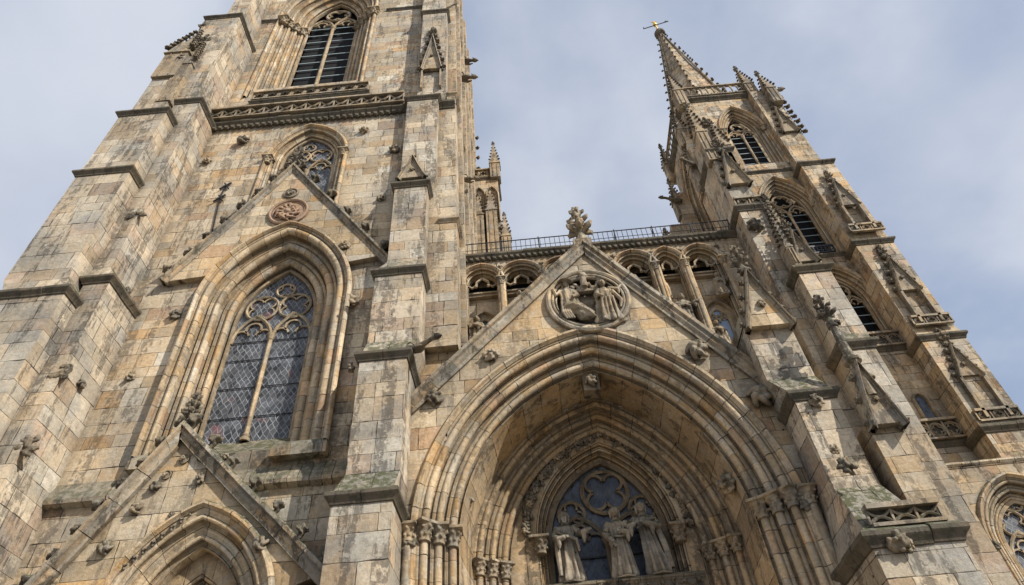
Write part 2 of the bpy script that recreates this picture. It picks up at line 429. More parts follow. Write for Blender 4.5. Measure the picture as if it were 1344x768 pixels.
def tracery2(A, y, zt, r=.09, kind='big'):
    """two-light tracery up to arch A inner line; zt = lights' spring height"""
    mb = MB(); xm = (A.xl+A.xr)/2; W = A.xr-A.xl
    sweep_arch(mb, A, [(.05, -r*1.2, 1), (-.10, -r*1.2, 1), (-.12, 0, 1), (-.10, r*.8, 1)], y, 14)
    za1 = zt+W*(.42 if kind != 'portal' else .33)
    for a, b_ in ((A.xl+.06, xm), (xm, A.xr-.06)): trefoil_head(mb, a, b_, zt, za1, y, r)
    top = A.za; cz = zt+W*.62; R = W*.235
    if kind == 'big':
        rr = W*.20
        for sx in (-1, 1):
            c = (xm+sx*W*.205, zt+W*.56); barring(mb, circ(*c, rr, n=20), r*.8, y, 6); foils(mb, *c, rr, 4, y, r*.5, 45)
        c = (A.xa, zt+W*.85); barring(mb, circ(*c, W*.115, n=16), r*.7, y, 6); foils(mb, *c, W*.115, 3, y, r*.42, 90)
    elif kind == 'portal':
        c = (A.xa-.02, zt+W*.545); R = W*.205
        barring(mb, circ(*c, R, n=24), r, y, 6); foils(mb, *c, R, 4, y, r*.8, 45)
        for sx, q in ((-1, .33), (1, .30)):
            c2 = (A.xa+sx*W*q, zt+W*.36); barring(mb, circ(*c2, W*.115, n=16), r*.8, y, 6); foils(mb, *c2, W*.115, 3, y, r*.5, 90)
    else:
        c = (A.xa, cz); barring(mb, circ(*c, R, n=22), r*.9, y, 6); foils(mb, *c, R, 4, y, r*.6, 45)
    return mb
def glazing(A, y, n=14):
    mb = MB(); mb.plate(A.line(.04, n), y, y+.02, edge=False); return mb
def mullion(x, y, z0, z1, r=.11):
    mb = MB(); mb.tube([(x, y-.02, z0), (x, y-.02, z1)], r, 8); mb.lathe(x, y-.02, [(r*1.9, z0), (r*1.9, z0+.12), (r*1.3, z0+.2), (r*1.5, z0+.28), (r, z0+.36)], 8)
    mb.lathe(x, y-.02, [(r, z1-.3), (r*1.25, z1-.26), (r*1.1, z1-.2), (r*1.7, z1-.02), (r*1.7, z1+.05)], 8); return mb
def bars(A, y, zs, r=.02):
    mb = MB()
    for z in zs: mb.box(A.xl, A.xr, y-r, y+r, z-r, z+r)
    return mb
# ------------------------------------------------------------------ carved bits (shared meshes)
def lump(seed, mat, name, R=.2, k=9, flat=.75):
    rnd = random.Random(seed); mb = MB(); mb.ico((0, -.02, 0), R*.55, .5, 1, seed)
    for i in range(k):
        a = 2*math.pi*i/k+rnd.uniform(-.2, .2); q = R*rnd.uniform(.5, .75)
        mb.ico((q*math.cos(a), -R*rnd.uniform(.2, .7)*flat, q*math.sin(a)), R*rnd.uniform(.26, .42), .9, 1, seed+i, (1, .8, 1))
    for i in range(4):
        a = rnd.uniform(0, 6.28); q = R*.3; mb.ico((q*math.cos(a), -R*flat*.9, q*math.sin(a)), R*.24, .9, 1, seed+40+i)
    return remesh(mb, name, mat, R*.085, 1)
def scrolled(seed, mat, name, R=.24):
    mb = MB(); rnd = random.Random(seed)
    for i in range(5):
        a = 2*math.pi*i/5+rnd.uniform(-.15, .15); pts = []
        for j in range(9):
            t = j/8; rr = R*(.12+.68*t) ; aa = a+1.1*t*t
            pts.append((rr*math.cos(aa), -R*(.25+.5*math.sin(t*3.1)), rr*math.sin(aa)))
        mb.tube(pts, [R*(.30-.10*j/8) for j in range(9)], 6)
        mb.ico(pts[-1], R*.23, .9, 1, i); mb.ico(pts[5], R*.24, 1., 1, i+5)
    mb.ico((0, -R*.45, 0), R*.27, .3, 1); mb.ico((0, 0, 0), R*.6, .2, 1, sc=(1, .3, 1))
    return remesh(mb, name, mat, R*.08, 1)
ROS = [lump(1, MK, 'rosette'), lump(5, MKD, 'rosette'), scrolled(3, MK, 'rosette'), scrolled(9, MKD, 'rosette'), lump(21, MK, 'rosette', k=6)]
def crocket_mesh(seed, mat):
    rnd = random.Random(seed); mb = MB()     # root at origin, grows toward +Z and curls to +X
    pts = [(0, 0, -.04), (.01, 0, .08), (.05, 0, .16), (.12, 0, .19), (.17, 0, .14)]
    mb.tube(pts, [.06, .05, .045, .05, .03], 6)
    for i in range(8):
        a = i*2.4; mb.ico((.07+.075*math.cos(a), .085*math.sin(a), .13+.05*math.sin(i*1.9)), rnd.uniform(.035, .06), 1.2, 1, seed+i, (1.2, 1, .8))
    return remesh(mb, 'crocket', mat, .022, 1)
CRO = [crocket_mesh(2, MKD), crocket_mesh(8, MKD), crocket_mesh(4, MKD)]
def finial_mesh(seed, mat, h=1.5, r=.38):
    mb = MB(); rnd = random.Random(seed)
    mb.lathe(0, 0, [(r*.55, -.1), (r*.5, .1*h), (r*.25, .25*h), (r*.42, .36*h), (r*.25, .42*h), (r*.2, .6*h), (r*.3, .64*h), (r*.18, .7*h), (r*.15, h*.95)], 8)
    for lv, rr, n in ((.40, 1., 6), (.66, .8, 5), (.92, .55, 5)):
        for i in range(n):
            a = 2*math.pi*i/n+lv; q = r*rr*.72
            mb.tube([(q*.3*math.cos(a), q*.3*math.sin(a), h*(lv-.08)), (q*math.cos(a), q*math.sin(a), h*lv), (q*1.35*math.cos(a), q*1.35*math.sin(a), h*(lv+.03)), (q*1.3*math.cos(a), q*1.3*math.sin(a), h*(lv-.06))], [r*.16, r*.27*rr+.01, r*.2*rr+.01, r*.08], 6, flat=.8)
            mb.ico((q*math.cos(a+.3), q*math.sin(a+.3), h*(lv+.04)), r*.2*rr, .9, 1, i+9)
    mb.ico((0, 0, h*1.02), r*.3, .9, 2)
    return remesh(mb, 'finial', mat, max(.022, r*.07), 1)
FIN = finial_mesh(1, MKD); FINK = finial_mesh(4, MK, 1.3, .34)
def cap_mesh(r=.17):
    mb = MB(); mb.lathe(0, 0, [(r*.95, -.42), (r*1.15, -.40), (r, -.36), (r*1.0, -.2), (r*1.5, .0), (r*1.5, .05)], 10)
    mb.box(-r*1.7, r*1.7, -r*1.7, r*1.7, .04, .14)
    for i in range(8):
        a = 2*math.pi*i/8
        mb.ico((r*1.3*math.cos(a), r*1.3*math.sin(a), -.05), r*.36, .8, 1, i); mb.ico((r*1.1*math.cos(a+.4), r*1.1*math.sin(a+.4), -.24), r*.32, .8, 1, i)
    return remesh(mb, 'capital', MK, .024, 1)
CAP = cap_mesh()
def rosette(px, py, Y, parent, k=0, s=1., name='rosette'):
    x, z = at(px, py, Y); return inst(name, ROS[k % 5], parent, (x, Y, z), (0, random.uniform(0, 6), 0), s)
def crockets(parent, p0, p1, y, n, size=1., out=1, t0=.06, t1=.97, jit=.0):
    """along a rake p0 (foot) -> p1 (apex) in the XZ plane; they stand off the top edge"""
    a = math.atan2(p1[1]-p0[1], p1[0]-p0[0])
    for i in range(n):
        t = t0+(t1-t0)*i/max(1, n-1)
        x = p0[0]+(p1[0]-p0[0])*t; z = p0[1]+(p1[1]-p0[1])*t
        if p1[0] > p0[0]: e = Matrix.Rotation(-a, 4, 'Y')
        else: e = Matrix.Rotation(-a, 4, 'Y') @ Matrix.Rotation(math.pi, 4, 'X')
        # local x runs up the slope, local z is the outward normal
        e = e @ Matrix.Rotation(random.uniform(-.25, .25), 4, 'Z')
        o = inst('crocket', CRO[(i*7+n) % 3], parent, (x, y, z), e.to_euler(), size*random.uniform(.85, 1.15))
def rake(mb, p0, p1, y0, y1, t=.42, ext=0):
    """raking coping from foot p0 to apex p1: moulded section, upper edge on the line"""
    d = Vector((p1[0]-p0[0], p1[1]-p0[1])); L = d.length; d.normalize(); n = Vector((-d.y, d.x))
    if n.y < 0: n = -n
    prof = [(0, y1), (.0, y0-.06), (-.05, y0-.14), (-.13*t/.42, y0-.14), (-.17*t/.42, y0-.04), (-.26*t/.42, y0-.06), (-.33*t/.42, y0+.02), (-t, y0+.03), (-t, y1)]
    rings = []
    K = max(2, int(L/1.2))
    for i in range(K+1):
        q = L*i/K
        jj = random.uniform(-.022, .022) if 0 < i < K else 0; jy = random.uniform(-.02, .02) if 0 < i < K else 0
        rings.append([(p0[0]+d.x*q+n.x*(h+jj), y+(jy if y < y1 else 0), p0[1]+d.y*q+n.y*(h+jj)) for h, y in prof])
    # mitre at the apex: shear last ring so that it ends on the vertical through the apex
    last = []
    for (x, y, z) in rings[-1]:
        k = (p1[0]-x)/d.x if abs(d.x) > 1e-3 else 0
        last.append((x+d.x*k, y, z+d.y*k))
    rings[-1] = last
    if p1[0] < p0[0]: rings = [r[::-1] for r in rings]
    mb.loft([r[::-1] for r in rings], True, False, vband=[k for k in range(len(prof))])
def cornice(mb, path, z, prof=None, s=1.):
    """path: XY polyline, outside on the right-hand side when walking; profile (out, z)"""
    prof = prof or [(0, -.42), (.05, -.40), (.08, -.30), (.16, -.22), (.20, -.16), (.20, -.05), (.17, -.02), (0, .09)]
    P = []; rnd = random.Random(int(z*31+path[0][0]*17))
    for p, q in zip(path[:-1], path[1:]):
        p, q = Vector(p), Vector(q); n = max(1, int((q-p).length/.75)); P += [(p.lerp(q, i/n), i > 0) for i in range(n)]
    P.append((Vector(path[-1]), False)); inner = [b for _, b in P]; P = [p for p, _ in P]; rings = []
    for i, p in enumerate(P):
        dirs = []
        if i > 0: dirs.append((P[i]-P[i-1]).normalized())
        if i < len(P)-1: dirs.append((P[i+1]-P[i]).normalized())
        ns = [Vector((d.y, -d.x)) for d in dirs]
        m = sum(ns, Vector((0, 0))).normalized(); k = 1/max(.3, m.dot(ns[0]))
        js = rnd.uniform(.90, 1.06); jz = rnd.uniform(-.018, .018)*(1 if inner[i] else 0)
        if inner[i]:
            d = dirs[0]*.012
            rings.append([(p.x-d.x+m.x*o*s*js0, p.y-d.y+m.y*o*s*js0, z+h*s+jz0) for o, h in prof])
            rings.append([(p.x+m.x*(o*s*.5-.03), p.y+m.y*(o*s*.5-.03), z+h*s) for o, h in prof])
            rings.append([(p.x+d.x+m.x*o*s*js, p.y+d.y+m.y*o*s*js, z+h*s+jz) for o, h in prof]); js0, jz0 = js, jz
        else:
            js0, jz0 = 1., 0.
            rings.append([(p.x+m.x*o*k*s, p.y+m.y*o*k*s, z+h*s) for o, h in prof])
    mb.loft(rings, False, False)
    return mb
def stage_stack(name, parent, stages, yback, mat, z0=0., slope=.9):
    """stages: (xl, xr, yfront, ztop). Each: body, cornice at ztop, weathered slope to the next."""
    body = MB(); cor = MB(); zb = z0
    for i, (xl, xr, yf, zt) in enumerate(stages):
        body.box(xl, xr, yf, yback, zb, zt)
        if i < len(stages)-1:
            a = stages[i+1]; cornice(cor, [(xl, yback), (xl, yf), (xr, yf), (xr, yback)], zt)
            body.frustum((xl-.02, xr+.02, yf-.02, yback), zt+.0, (a[0], a[1], a[2], yback), zt+slope)
            zb = zt+slope-.003
        else: zb = zt
    o = part(name, body, mat, parent, 0); split_part('cornice', cor, MC, o, 30)
    return o
def gablet(parent, x, y, z0, z1, w, nc=4, fin=True, niche=True, fs=.7, mat=None, cs=.75, depth=.22):
    """small steep gable with crockets standing on a face; z0 foot, z1 apex, w half width"""
    mb = MB(); hw = w
    mb.plate([(x-hw, z0), (x+hw, z0), (x, z1)], y-depth, y)
    o = part('gablet', mb, mat or MK, parent, 0)
    r = MB(); rake(r, (x-hw-.05, z0-.1), (x, z1+.12), y-depth-.04, y, .2); rake(r, (x+hw+.05, z0-.1), (x, z1+.12), y-depth-.04, y, .2)
    split_part('coping', r, MR, o, 25)
    crockets(o, (x-hw-.05, z0-.1), (x, z1+.12), y-depth*.6, nc, cs); crockets(o, (x+hw+.05, z0-.1), (x, z1+.12), y-depth*.6, nc, cs)
    inst('rosette', ROS[2], o, (x, y-depth-.0, z0+(z1-z0)*.35), (0, 1, 0), w*.9)
    if fin: inst('finial', FIN, o, (x, y-depth*.5, z1+.05), (0, 0, 0), fs)
    return o
def pinnacle(parent, x, y, z0, h, w, shaft=.45, nc=5, name='pinnacle', cs=.8):
    """square shaft with gablets and a crocketed spirelet"""
    mb = MB(); zs = z0+h*shaft
    mb.box(x-w, x+w, y-w, y+w, z0, zs)
    mb.box(x-w*1.15, x+w*1.15, y-w*1.15, y+w*1.15, zs-.12, zs)
    mb.frustum((x-w*.92, x+w*.92, y-w*.92, y+w*.92), zs, (x-.04, x+.04, y-.04, y+.04), z0+h*.93)
    for sx, sy in ((1, 0), (-1, 0), (0, -1), (0, 1)):
        g = [(-w, 0), (w, 0), (0, w*2.2)]
        if sy: mb.plate([(x+a, zs-.1+b_) for a, b_ in g], y-w*1.12 if sy < 0 else y+w*.8, y-w*.8 if sy < 0 else y+w*1.12, back=True)
        else:
            o_ = len(mb.v); xx = x+sx*w*1.12
            mb.add([(xx, y+a, zs-.1+b_) for a, b_ in g]+[(x+sx*w*.5, y, zs-.1+w*2.2)], [(0, 1, 2), (0, 2, 3), (1, 3, 2)])
    # recessed panels on the shaft
    for sx in (-.45, .45):
        mb.box(x+sx*w-.02*1, x+sx*w+.02, y-w-.05, y-w, z0+.1, zs-.2)
    o = part(name, mb, MK, parent, 0)
    for q in range(4):
        for i in range(nc):
            t = .12+.8*i/nc; a = math.pi/4+q*math.pi/2; rr = w*1.3*(1-t)
            inst('crocket', CRO[i % 3], o, (x+rr*math.cos(a), y+rr*math.sin(a), zs+(z0+h*.93-zs)*t), (0, math.radians(35), a), cs*(1-.4*t))
    inst('finial', FIN, o, (x, y, z0+h*.88), (0, 0, .4), cs*.55)
    return o
def balustrade(parent, p0, p1, z0, h, name='balustrade', kind='x', cell=.55, mat=None, t=.16):
    """pierced parapet between two XY points"""
    a = Vector((*p0, 0)); b_ = Vector((*p1, 0)); d = (b_-a); L = d.length; d.normalize(); nrm = Vector((d.y, -d.x, 0))
    mb = MB()
    def rail(zc, hh, tt):
        c = [a+nrm*tt, b_+nrm*tt, b_-nrm*tt, a-nrm*tt]
        mb.add([(p.x, p.y, zc-hh) for p in c]+[(p.x, p.y, zc+hh) for p in c], [(3, 2, 1, 0), (4, 5, 6, 7), (0, 1, 5, 4), (1, 2, 6, 5), (2, 3, 7, 6), (3, 0, 4, 7)])
    rail(z0+.05, .05, t*.8); rail(z0+h-.06, .07, t)
    n = max(1, round(L/cell)); c = L/n; zl, zh = z0+.1, z0+h-.12; zm = (zl+zh)/2
    r = .045 if h < 1.1 else .062
    for i in range(n+1):
        p = a+d*c*i; mb.tube([(p.x, p.y, zl), (p.x, p.y, zh)], r, 4, False, .78)
    for i in range(n):
        p = a+d*(c*i); q = a+d*(c*(i+1)); m_ = (p+q)/2
        if kind == 'x':
            k = 6
            for s_ in (0, 1):
                pts = []
                for j in range(k+1):
                    tt = j/k; zz = zl+(zh-zl)*tt; w_ = math.sin(math.pi*tt)*.18*c
                    e = (p.lerp(q, tt) if s_ == 0 else q.lerp(p, tt))
                    pts.append((e.x, e.y, zz+math.sin(2*math.pi*tt)*.08*h))
                mb.tube(pts, r, 4, False)
        elif kind == 'quatre':
            R = min(c, zh-zl)*.5
            pts = [tuple(m_+d*(R*math.cos(t_)*.98)+Vector((0, 0, zm+R*math.sin(t_)))) for t_ in [2*math.pi*j/14 for j in range(15)]]
            mb.tube(pts, r, 4, False)
            for j in range(4):
                aa = math.pi/2*j; cc = m_+d*(R*.42*math.cos(aa))+Vector((0, 0, zm+R*.42*math.sin(aa)))
                mb.tube([tuple(cc+d*(R*.36*math.cos(t_))+Vector((0, 0, R*.36*math.sin(t_)))) for t_ in [aa-2+4*k2/7 for k2 in range(8)]], r*.6, 4, False)
        else:  # little arches
            pts = [(p.x, p.y, zl), (p.x, p.y, zm), tuple(p.lerp(m_, .4)+Vector((0, 0, zh-.08))), (m_.x, m_.y, zh), tuple(q.lerp(m_, .4)+Vector((0, 0, zh-.08))), (q.x, q.y, zm), (q.x, q.y, zl)]
            mb.tube(pts, r, 4, False)
            mb.tube([tuple(m_+d*(.12*c*math.cos(t_))+Vector((0, 0, zl+.18+.12*c*math.sin(t_)))) for t_ in [6.283*j/8 for j in range(9)]], r*.6, 4, False)
    o = part(name, mb, mat or MK, parent, 30)
    if kind != 'arch':
        c = [a-nrm*t*.55, b_-nrm*t*.55]; bk = MB(); bk.add([(*c[0].xy, z0+.04), (*c[1].xy, z0+.04), (*c[1].xy, z0+h-.06), (*c[0].xy, z0+h-.06)], [(0, 1, 2, 3)]); part('shade_panel', bk, MSHADE, o, 0)  # added dark sheet standing in for shade in the openings
    return o
def corbels(parent, x0, x1, y, z, n, s=.16, name='corbel'):
    mb = MB(); mb.box(-s*.5, s*.5, -s*1.1, 0, -s*1.1, 0); mb.ico((0, -s*.9, -s*.9), s*.6, .6, 1, 3); me = mb.mesh(name, MC, 0)
    for i in range(n): inst(name, me, parent, (x0+(x1-x0)*(i+.5)/n, y, z))
def gargoyle_mesh(L=1.6):
    mb = MB(); pts = [(0, .3, 0), (0, -.2, .02), (0, -L*.5, .05), (0, -L*.8, .1), (0, -L, .06)]
    mb.tube(pts, [.2, .2, .15, .12, .15], 8)
    mb.ico((0, -L-.05, .08), .19, .4, 2, 1, (.9, 1.2, .9)); mb.ico((0, -L-.26, .0), .10, .3, 1, 2, (.8, 1.3, .7))
    for sx in (-1, 1):
        mb.tube([(sx*.1, -L+.02, .18), (sx*.16, -L+.12, .32)], [.06, .02], 5)
        mb.tube([(sx*.12, -.1, -.05), (sx*.22, -.45, -.12), (sx*.14, -.75, -.12)], [.12, .09, .05], 6)
        mb.tube([(sx*.12, -.3, .15), (sx*.3, -.15, .3), (sx*.28, .15, .25)], [.07, .1, .03], 6, flat=.5)
    return remesh(mb, 'gargoyle', MKD, .035, 1)
GAR = gargoyle_mesh(); GARS = gargoyle_mesh(.85)
def louvred(parent, A, y, name='louvre_window', nl=9, prof=None, ywall=None, zb=None, tr=.09, tz=None, dark=True, mat=None, lt=.05):
    """arch mouldings + tracery + louvre boards; ywall = wall face, y = plane of the louvres"""
    mb = MB(); sweep_arch(mb, A, prof, ywall, 14, zb)
    o = part(name, mb, mat or MA, parent, 40)
    W = A.xr-A.xl; tz = tz or A.zs-W*.12
    part('tracery', tracery2(A, y, tz, tr, 'small'), MT, o, 40)
    part('mullion', mullion((A.xl+A.xr)/2, y, A.zb+.02, tz+.15, tr*1.05), MT, o, 40)
    lv = MB(); k = (A.zs+W*.1-A.zb)/nl
    for i in range(nl):
        z = A.zb+k*(i+.35)
        lv.add([(A.xl, y+.06, z), (A.xr, y+.06, z), (A.xr, y+.06, z+lt), (A.xl, y+.06, z+lt), (A.xl, y+.11, z+.03*k+lt), (A.xr, y+.11, z+.03*k+lt), (A.xr, y+.11, z+.03*k), (A.xl, y+.11, z+.03*k)],
               [(0, 1, 2, 3), (3, 2, 5, 4), (0, 7, 6, 1), (7, 4, 5, 6)])
    part('louvre', lv, MLOU, o, 0)
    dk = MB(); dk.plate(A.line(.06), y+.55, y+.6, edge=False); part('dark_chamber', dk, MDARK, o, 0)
    return o
def A_px(L, R, ap, Y, zs=None, zb=None):
    l = at(*L, Y); r = at(*R, Y); a = at(*ap, Y); z = zs if zs is not None else (l[1]+r[1])/2
    return Arch(l[0], r[0], z, a[0], a[1], zb if zb is not None else z-3)
# ================================================================== THE PLACE
def rect(x0, x1, z0, z1): return [(x0, z0), (x1, z0), (x1, z1), (x0, z1)]
def order_caps(parent, A, w, d, n, y0, z, s=1., both=True):
    so, sd = w/n, d/n
    for i in range(n):
        o = w-i*so-so*.52; y = y0+i*sd+sd*.30
        for x in (A.xl-o, A.xr+o): inst('capital', CAP, parent, (x, y, z), (0, 0, random.uniform(0, 6)), s)
def gable_plate(mb, fl, fr, apex, A, o, y0, y1, zf=None, hs=()):
    L = A.line(o, 18, jamb=True)
    zf = max(fl[1], fr[1]) if zf is None else zf
    pts = [p for p in L if p[1] > zf+.02]
    xl = min(p[0] for p in pts if p[0] < A.xa and p[1] < zf+3); xr = max(p[0] for p in pts if p[0] > A.xa and p[1] < zf+3)
    poly = [fl, (pts[0][0], zf)] + pts + [(pts[-1][0], zf), fr, apex]
    mb.plate(poly[::-1], y0, y1, hs)
# ---- ground
g = MB(); g.add([(-600, -300, 0), (600, -300, 0), (600, 900, 0), (-600, 900, 0)], [(0, 1, 2, 3)])
o = part('ground', g, MGROUND, None, 0); o['kind'] = 'structure'
# ================================================================== BELL TOWER (left)
T = thing('bell_tower', 'massive square bell tower with tall traceried window, gable and louvred belfry left of the portal', 'church tower', (-11, 20, 0))
YW, YB = 20.3, 20.9
BW = Arch(-12.75, -9.05, 22.6, -10.75, 25.9, 16.1)          # big window, inner line
BW.ls = .74
UW = Arch(-12.6, -9.45, 34.5, -11.2, 37.05, 30.2)
LA = A_px((383, 118), (452, 110), (425, -6), 22.0); LA.zs
LW = Arch(-14.95, -10.75, 57.6, -12.7, 61.8, 44.5)
wl = MB()
wl.plate([(-20.5, 0), (-4.35, 0), (-4.35, 19.2), (-2.4, 19.2), (-2.4, 39.0), (-20.5, 39.0)], YW, YW+.02, (BW.line(1.75, 14, 15.0), UW.line(.62, 14)), edge=False)
wl.plate(rect(-20.5, -2.4, 39.0, 70), YB, YB+.02, (LW.line(1.7, 14),), edge=False)
wl.box(-20.5, -2.4, YW, YB+.3, 38.85, 39.0)
wl.box(-20.5, -4.4, 22.4, 34, 0, 19.2); wl.box(-20.5, -2.4, 22.4, 34, 19.2, 39.5); wl.box(-20.5, -2.4, 24.5, 34, 39.5, 70); wl.box(-4.6, -2.4, YB+.01, 24.6, 39.6, 70); wl.box(-20.5, -19, YB+.01, 24.6, 39.6, 70)
wl.box(-4.6, -2.4, YW+.01, 22.5, 19.2, 39.5)
wl.box(-20.5, -2.4, YB, 34, 70, 70.4)
part('wall', wl, MW, T, 0)
# big window
GY = 20.02
wn = MB(); sweep_arch(wn, BW, hood(1.75)+orders(1.75, 1.4, 3, .4), GY, 16, 15.0)
W1 = part('window', wn, MA, T, 45)
part('tracery', tracery2(BW, 21.4, 21.4, .095, 'big'), MT, W1, 45)
part('mullion', mullion(-10.9, 21.4, 16.2, 21.7, .11), MT, W1, 45)
part('glazing', glazing(BW, 21.46), MG, W1, 0)
split_part('saddle_bar', bars(BW, 21.42, [17.4, 18.9, 20.4, 21.45], .015), MI, W1, 0)
sl = MB(); sl.add([(-12.9, 21.5, 16.3), (-8.9, 21.5, 16.3), (-7.25, 20.28, 15.02), (-14.55, 20.28, 15.02), (-7.25, 20.28, 14.0), (-14.55, 20.28, 14.0)], [(0, 1, 2, 3), (3, 2, 4, 5)])
part('sill', sl, MR, W1, 0)
for xa_, xb_ in ((-14.22, -12.72), (-9.08, -7.08)):
    jb = MB(); jb.box(xa_, xb_, 19.84, 21.4, 14.45, 14.75); jb.frustum((xa_, xb_, 19.84, 21.4), 14.75, (xa_+.08, xb_-.05, 19.95, 21.4), 15.06); part('jamb_base', jb, MR, W1, 0)
# gable over the big window
fl, fr, ap = at(215, 370, 20.0), at(500, 335, 20.0), at(385, 222, 20.0)
gb = MB(); gable_plate(gb, fl, fr, ap, BW, 1.80, 20.0, YW+.05, 24.6)
G1 = part('gable', gb, MWP, T, 0)
rk = MB(); up = .42
rake(rk, (fl[0]-.2, fl[1]+.1), (ap[0], ap[1]+.45), 19.95, YW, .42); rake(rk, (fr[0]+1.0, fr[1]-1.0), (ap[0], ap[1]+.45), 19.95, YW, .42)
split_part('coping', rk, MR, G1, 25)
crockets(G1, (fl[0]-.2, fl[1]+.1), (ap[0], ap[1]+.45), 20.05, 8, 2.3); crockets(G1, (fr[0]+.3, fr[1]-.1), (ap[0], ap[1]+.45), 20.05, 6, 2.4)
inst('finial', FIN, G1, (ap[0], 20.1, ap[1]+.3), (0, 0, 0), 1.25)
def medallion(parent, px, py, Y, r, mat=MRED, name='medallion', rel=True):
    x, z = at(px, py, Y); mb = MB()
    mb.tube([(x+r*math.cos(t), Y-.04, z+r*math.sin(t)) for t in [6.2832*i/28 for i in range(29)]], r*.10, 6, False)
    mb.tube([(x+r*.86*math.cos(t), Y-.02, z+r*.86*math.sin(t)) for t in [6.2832*i/28 for i in range(29)]], r*.05, 6, False)
    mb.plate([(x+r*math.cos(6.2832*i/28), z+r*math.sin(6.2832*i/28)) for i in range(28)], Y-.02, Y, edge=False)
    o = part(name, mb, mat, parent, 40)
    c = MB(); rnd = random.Random(int(px))
    for i in range(11):
        a = 6.28*i/11; q = r*rnd.uniform(.35, .72)
        c.tube([(x+q*.3*math.cos(a), Y-.05, z+q*.3*math.sin(a)), (x+q*.8*math.cos(a+.3), Y-.15, z+q*.8*math.sin(a+.3)), (x+q*1.1*math.cos(a+.9), Y-.08, z+q*1.1*math.sin(a+.9))], [r*.09, r*.12, r*.05], 5)
    c.ico((x, Y-.08, z), r*.2, .5, 1)
    inst('relief', remesh(c, 'relief', mat, .03), o, (0, 0, 0)); return o
medallion(G1, 379, 279, 19.98, .95); medallion(G1, 382, 254, 19.98, .36, MK)
for i, (px, py, s) in enumerate([(453, 324, 1.6), (232, 415, 1.5), (460, 398, 1.7), (320, 187, 1.7), (479, 173, 1.7), (273, 213, 1.5), (519, 198, 1.8), (500, 262, 1.0), (432, 258, 1.0), (171, 497, 1.2), (296, 600, .9)]):
    rosette(px, py, 20.0 if i == 0 else YW, T, i, s)
# upper window
wn = MB(); sweep_arch(wn, UW, hood(.62)+orders(.62, .5, 2), YW, 14, 29.5)
W2 = part('window', wn, MA, T, 45)
part('tracery', tracery2(UW, 20.8, 33.4, .085, 'big'), MT, W2, 45); part('glazing', glazing(UW, 20.86), MG, W2, 0)
part('mullion', mullion(-11.02, 20.8, 30, 33.6, .1), MT, W2, 45)
for x in (UW.xl-.6, UW.xr+.6): inst('capital', CAP, W2, (x, YW-.02, 34.5), (0, 0, 0), 1.1)
# belfry window
wn_ = louvred(T, LW, 22.3, 'window', 11, hood(1.7, .2)+orders(1.7, 1.4, 4, .32), YB, 43.5, .13, 57.0, lt=.1)
order_caps(wn_, LW, 1.7, 1.4, 4, YB, 56.2, 1.4)
for x in (-16.35, -8.95): inst('capital', CAP, wn_, (x, YB-.02, 56.1), (0, 0, 0), 1.5)
st = MB()
for a, b_ in ((-20.4, -16.6), (-8.0, -4.2)): cornice(st, [(a, YB), (b_, YB)], 56.3, s=.9)
cornice(st, [(-20.4, YW), (-2.42, YW)], 39.0, s=1.6)
split_part('cornice', st, MC, T, 30)
corbels(T, -18.6, -5.6, YW, 38.45, 34, .22)
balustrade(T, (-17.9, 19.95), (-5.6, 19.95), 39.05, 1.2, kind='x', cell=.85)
st = MB(); cornice(st, [(-15.9, 22), (-15.9, 20.5), (-8.2, 20.5), (-8.2, 22)], 42.0, s=.7); st.box(-15.9, -8.2, 20.5, YB+.1, 39.5, 41.9)
split_part('cornice', st, MC, T, 30)
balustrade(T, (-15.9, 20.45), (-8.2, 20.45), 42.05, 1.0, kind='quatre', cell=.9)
# buttresses
def S(L, R, Y): a = at(*L, Y); b_ = at(*R, Y); return (a[0]+.12, b_[0]-.12, Y+.12, (a[1]+b_[1])/2)
b3 = stage_stack('buttress', T, [S((430, 645), (520, 638), 18.0), S((468, 463), (538, 455), 18.5), S((489, 353), (557, 347), 18.95),
                                  S((515, 240), (563, 235), 19.3), S((532, 128), (577, 122), 19.6), S((553, 16), (588, 10), 19.9), (-4.9, -3.1, 20.2, 70)], YB+.3, MWB)
x, z = at(566, 118, 19.75); gablet(b3, x-.05, 19.95, z+2.9, z+8.0, .66, 6, True, fs=.9, cs=1.5)
gm = MB(); gm.box(x-.72, x-.62, 19.72, 20.1, z+.5, z+3.0); gm.box(x+.5, x+.6, 19.72, 20.1, z+.5, z+3.0); split_part('shaft', gm, MK, b3, 0)
x, z = at(541, 232, 19.4); gablet(b3, x, 19.5, z-.2, z+1.7, .7, 2, False, cs=.8)
b2s = [(-17.9, -16.8, 18.05, 22.9), (-18.9, -17.35, 18.3, 38.6), (-20.2, -17.75, 18.2, 50.9), (-19.6, -18.2, 18.9, 70)]
b2 = stage_stack('buttress', T, b2s, YB+.3, MWB)
b1 = stage_stack('buttress', T, [(-20.3, -17.65, 17.2, 21.5), (-20.75, -18.1, 17.3, 30.1), (-20.8, -18.15, 17.4, 36.0), (-20.9, -19.0, 17.9, 41.2)], 34, MWB)
pinnacle(b1, -20.2, 18.45, 41.0, 9.0, .74, .36, 8, cs=2.0)
pinnacle(b1, -19.3, 18.25, 38.0, 9.5, .42, .5, 8, cs=1.7)
rc = MB(); rc.box(-20.0, -17.6, 18.75, 21, 0, 38); part('wall', rc, MW, T, 0)
for px, py, Y, k, s in [(185, 375, 18.9, 1, 1.0), (140, 497, 18.9, 3, .9), (468, 478, 18.6, 1, 1.1)]:
    x, z = at(px, py, Y); inst('rosette', ROS[k], T, (-16.8 if px < 200 else -6.15, Y+.2, z), (0, 0, math.pi/2 if px < 200 else -math.pi/2), s)
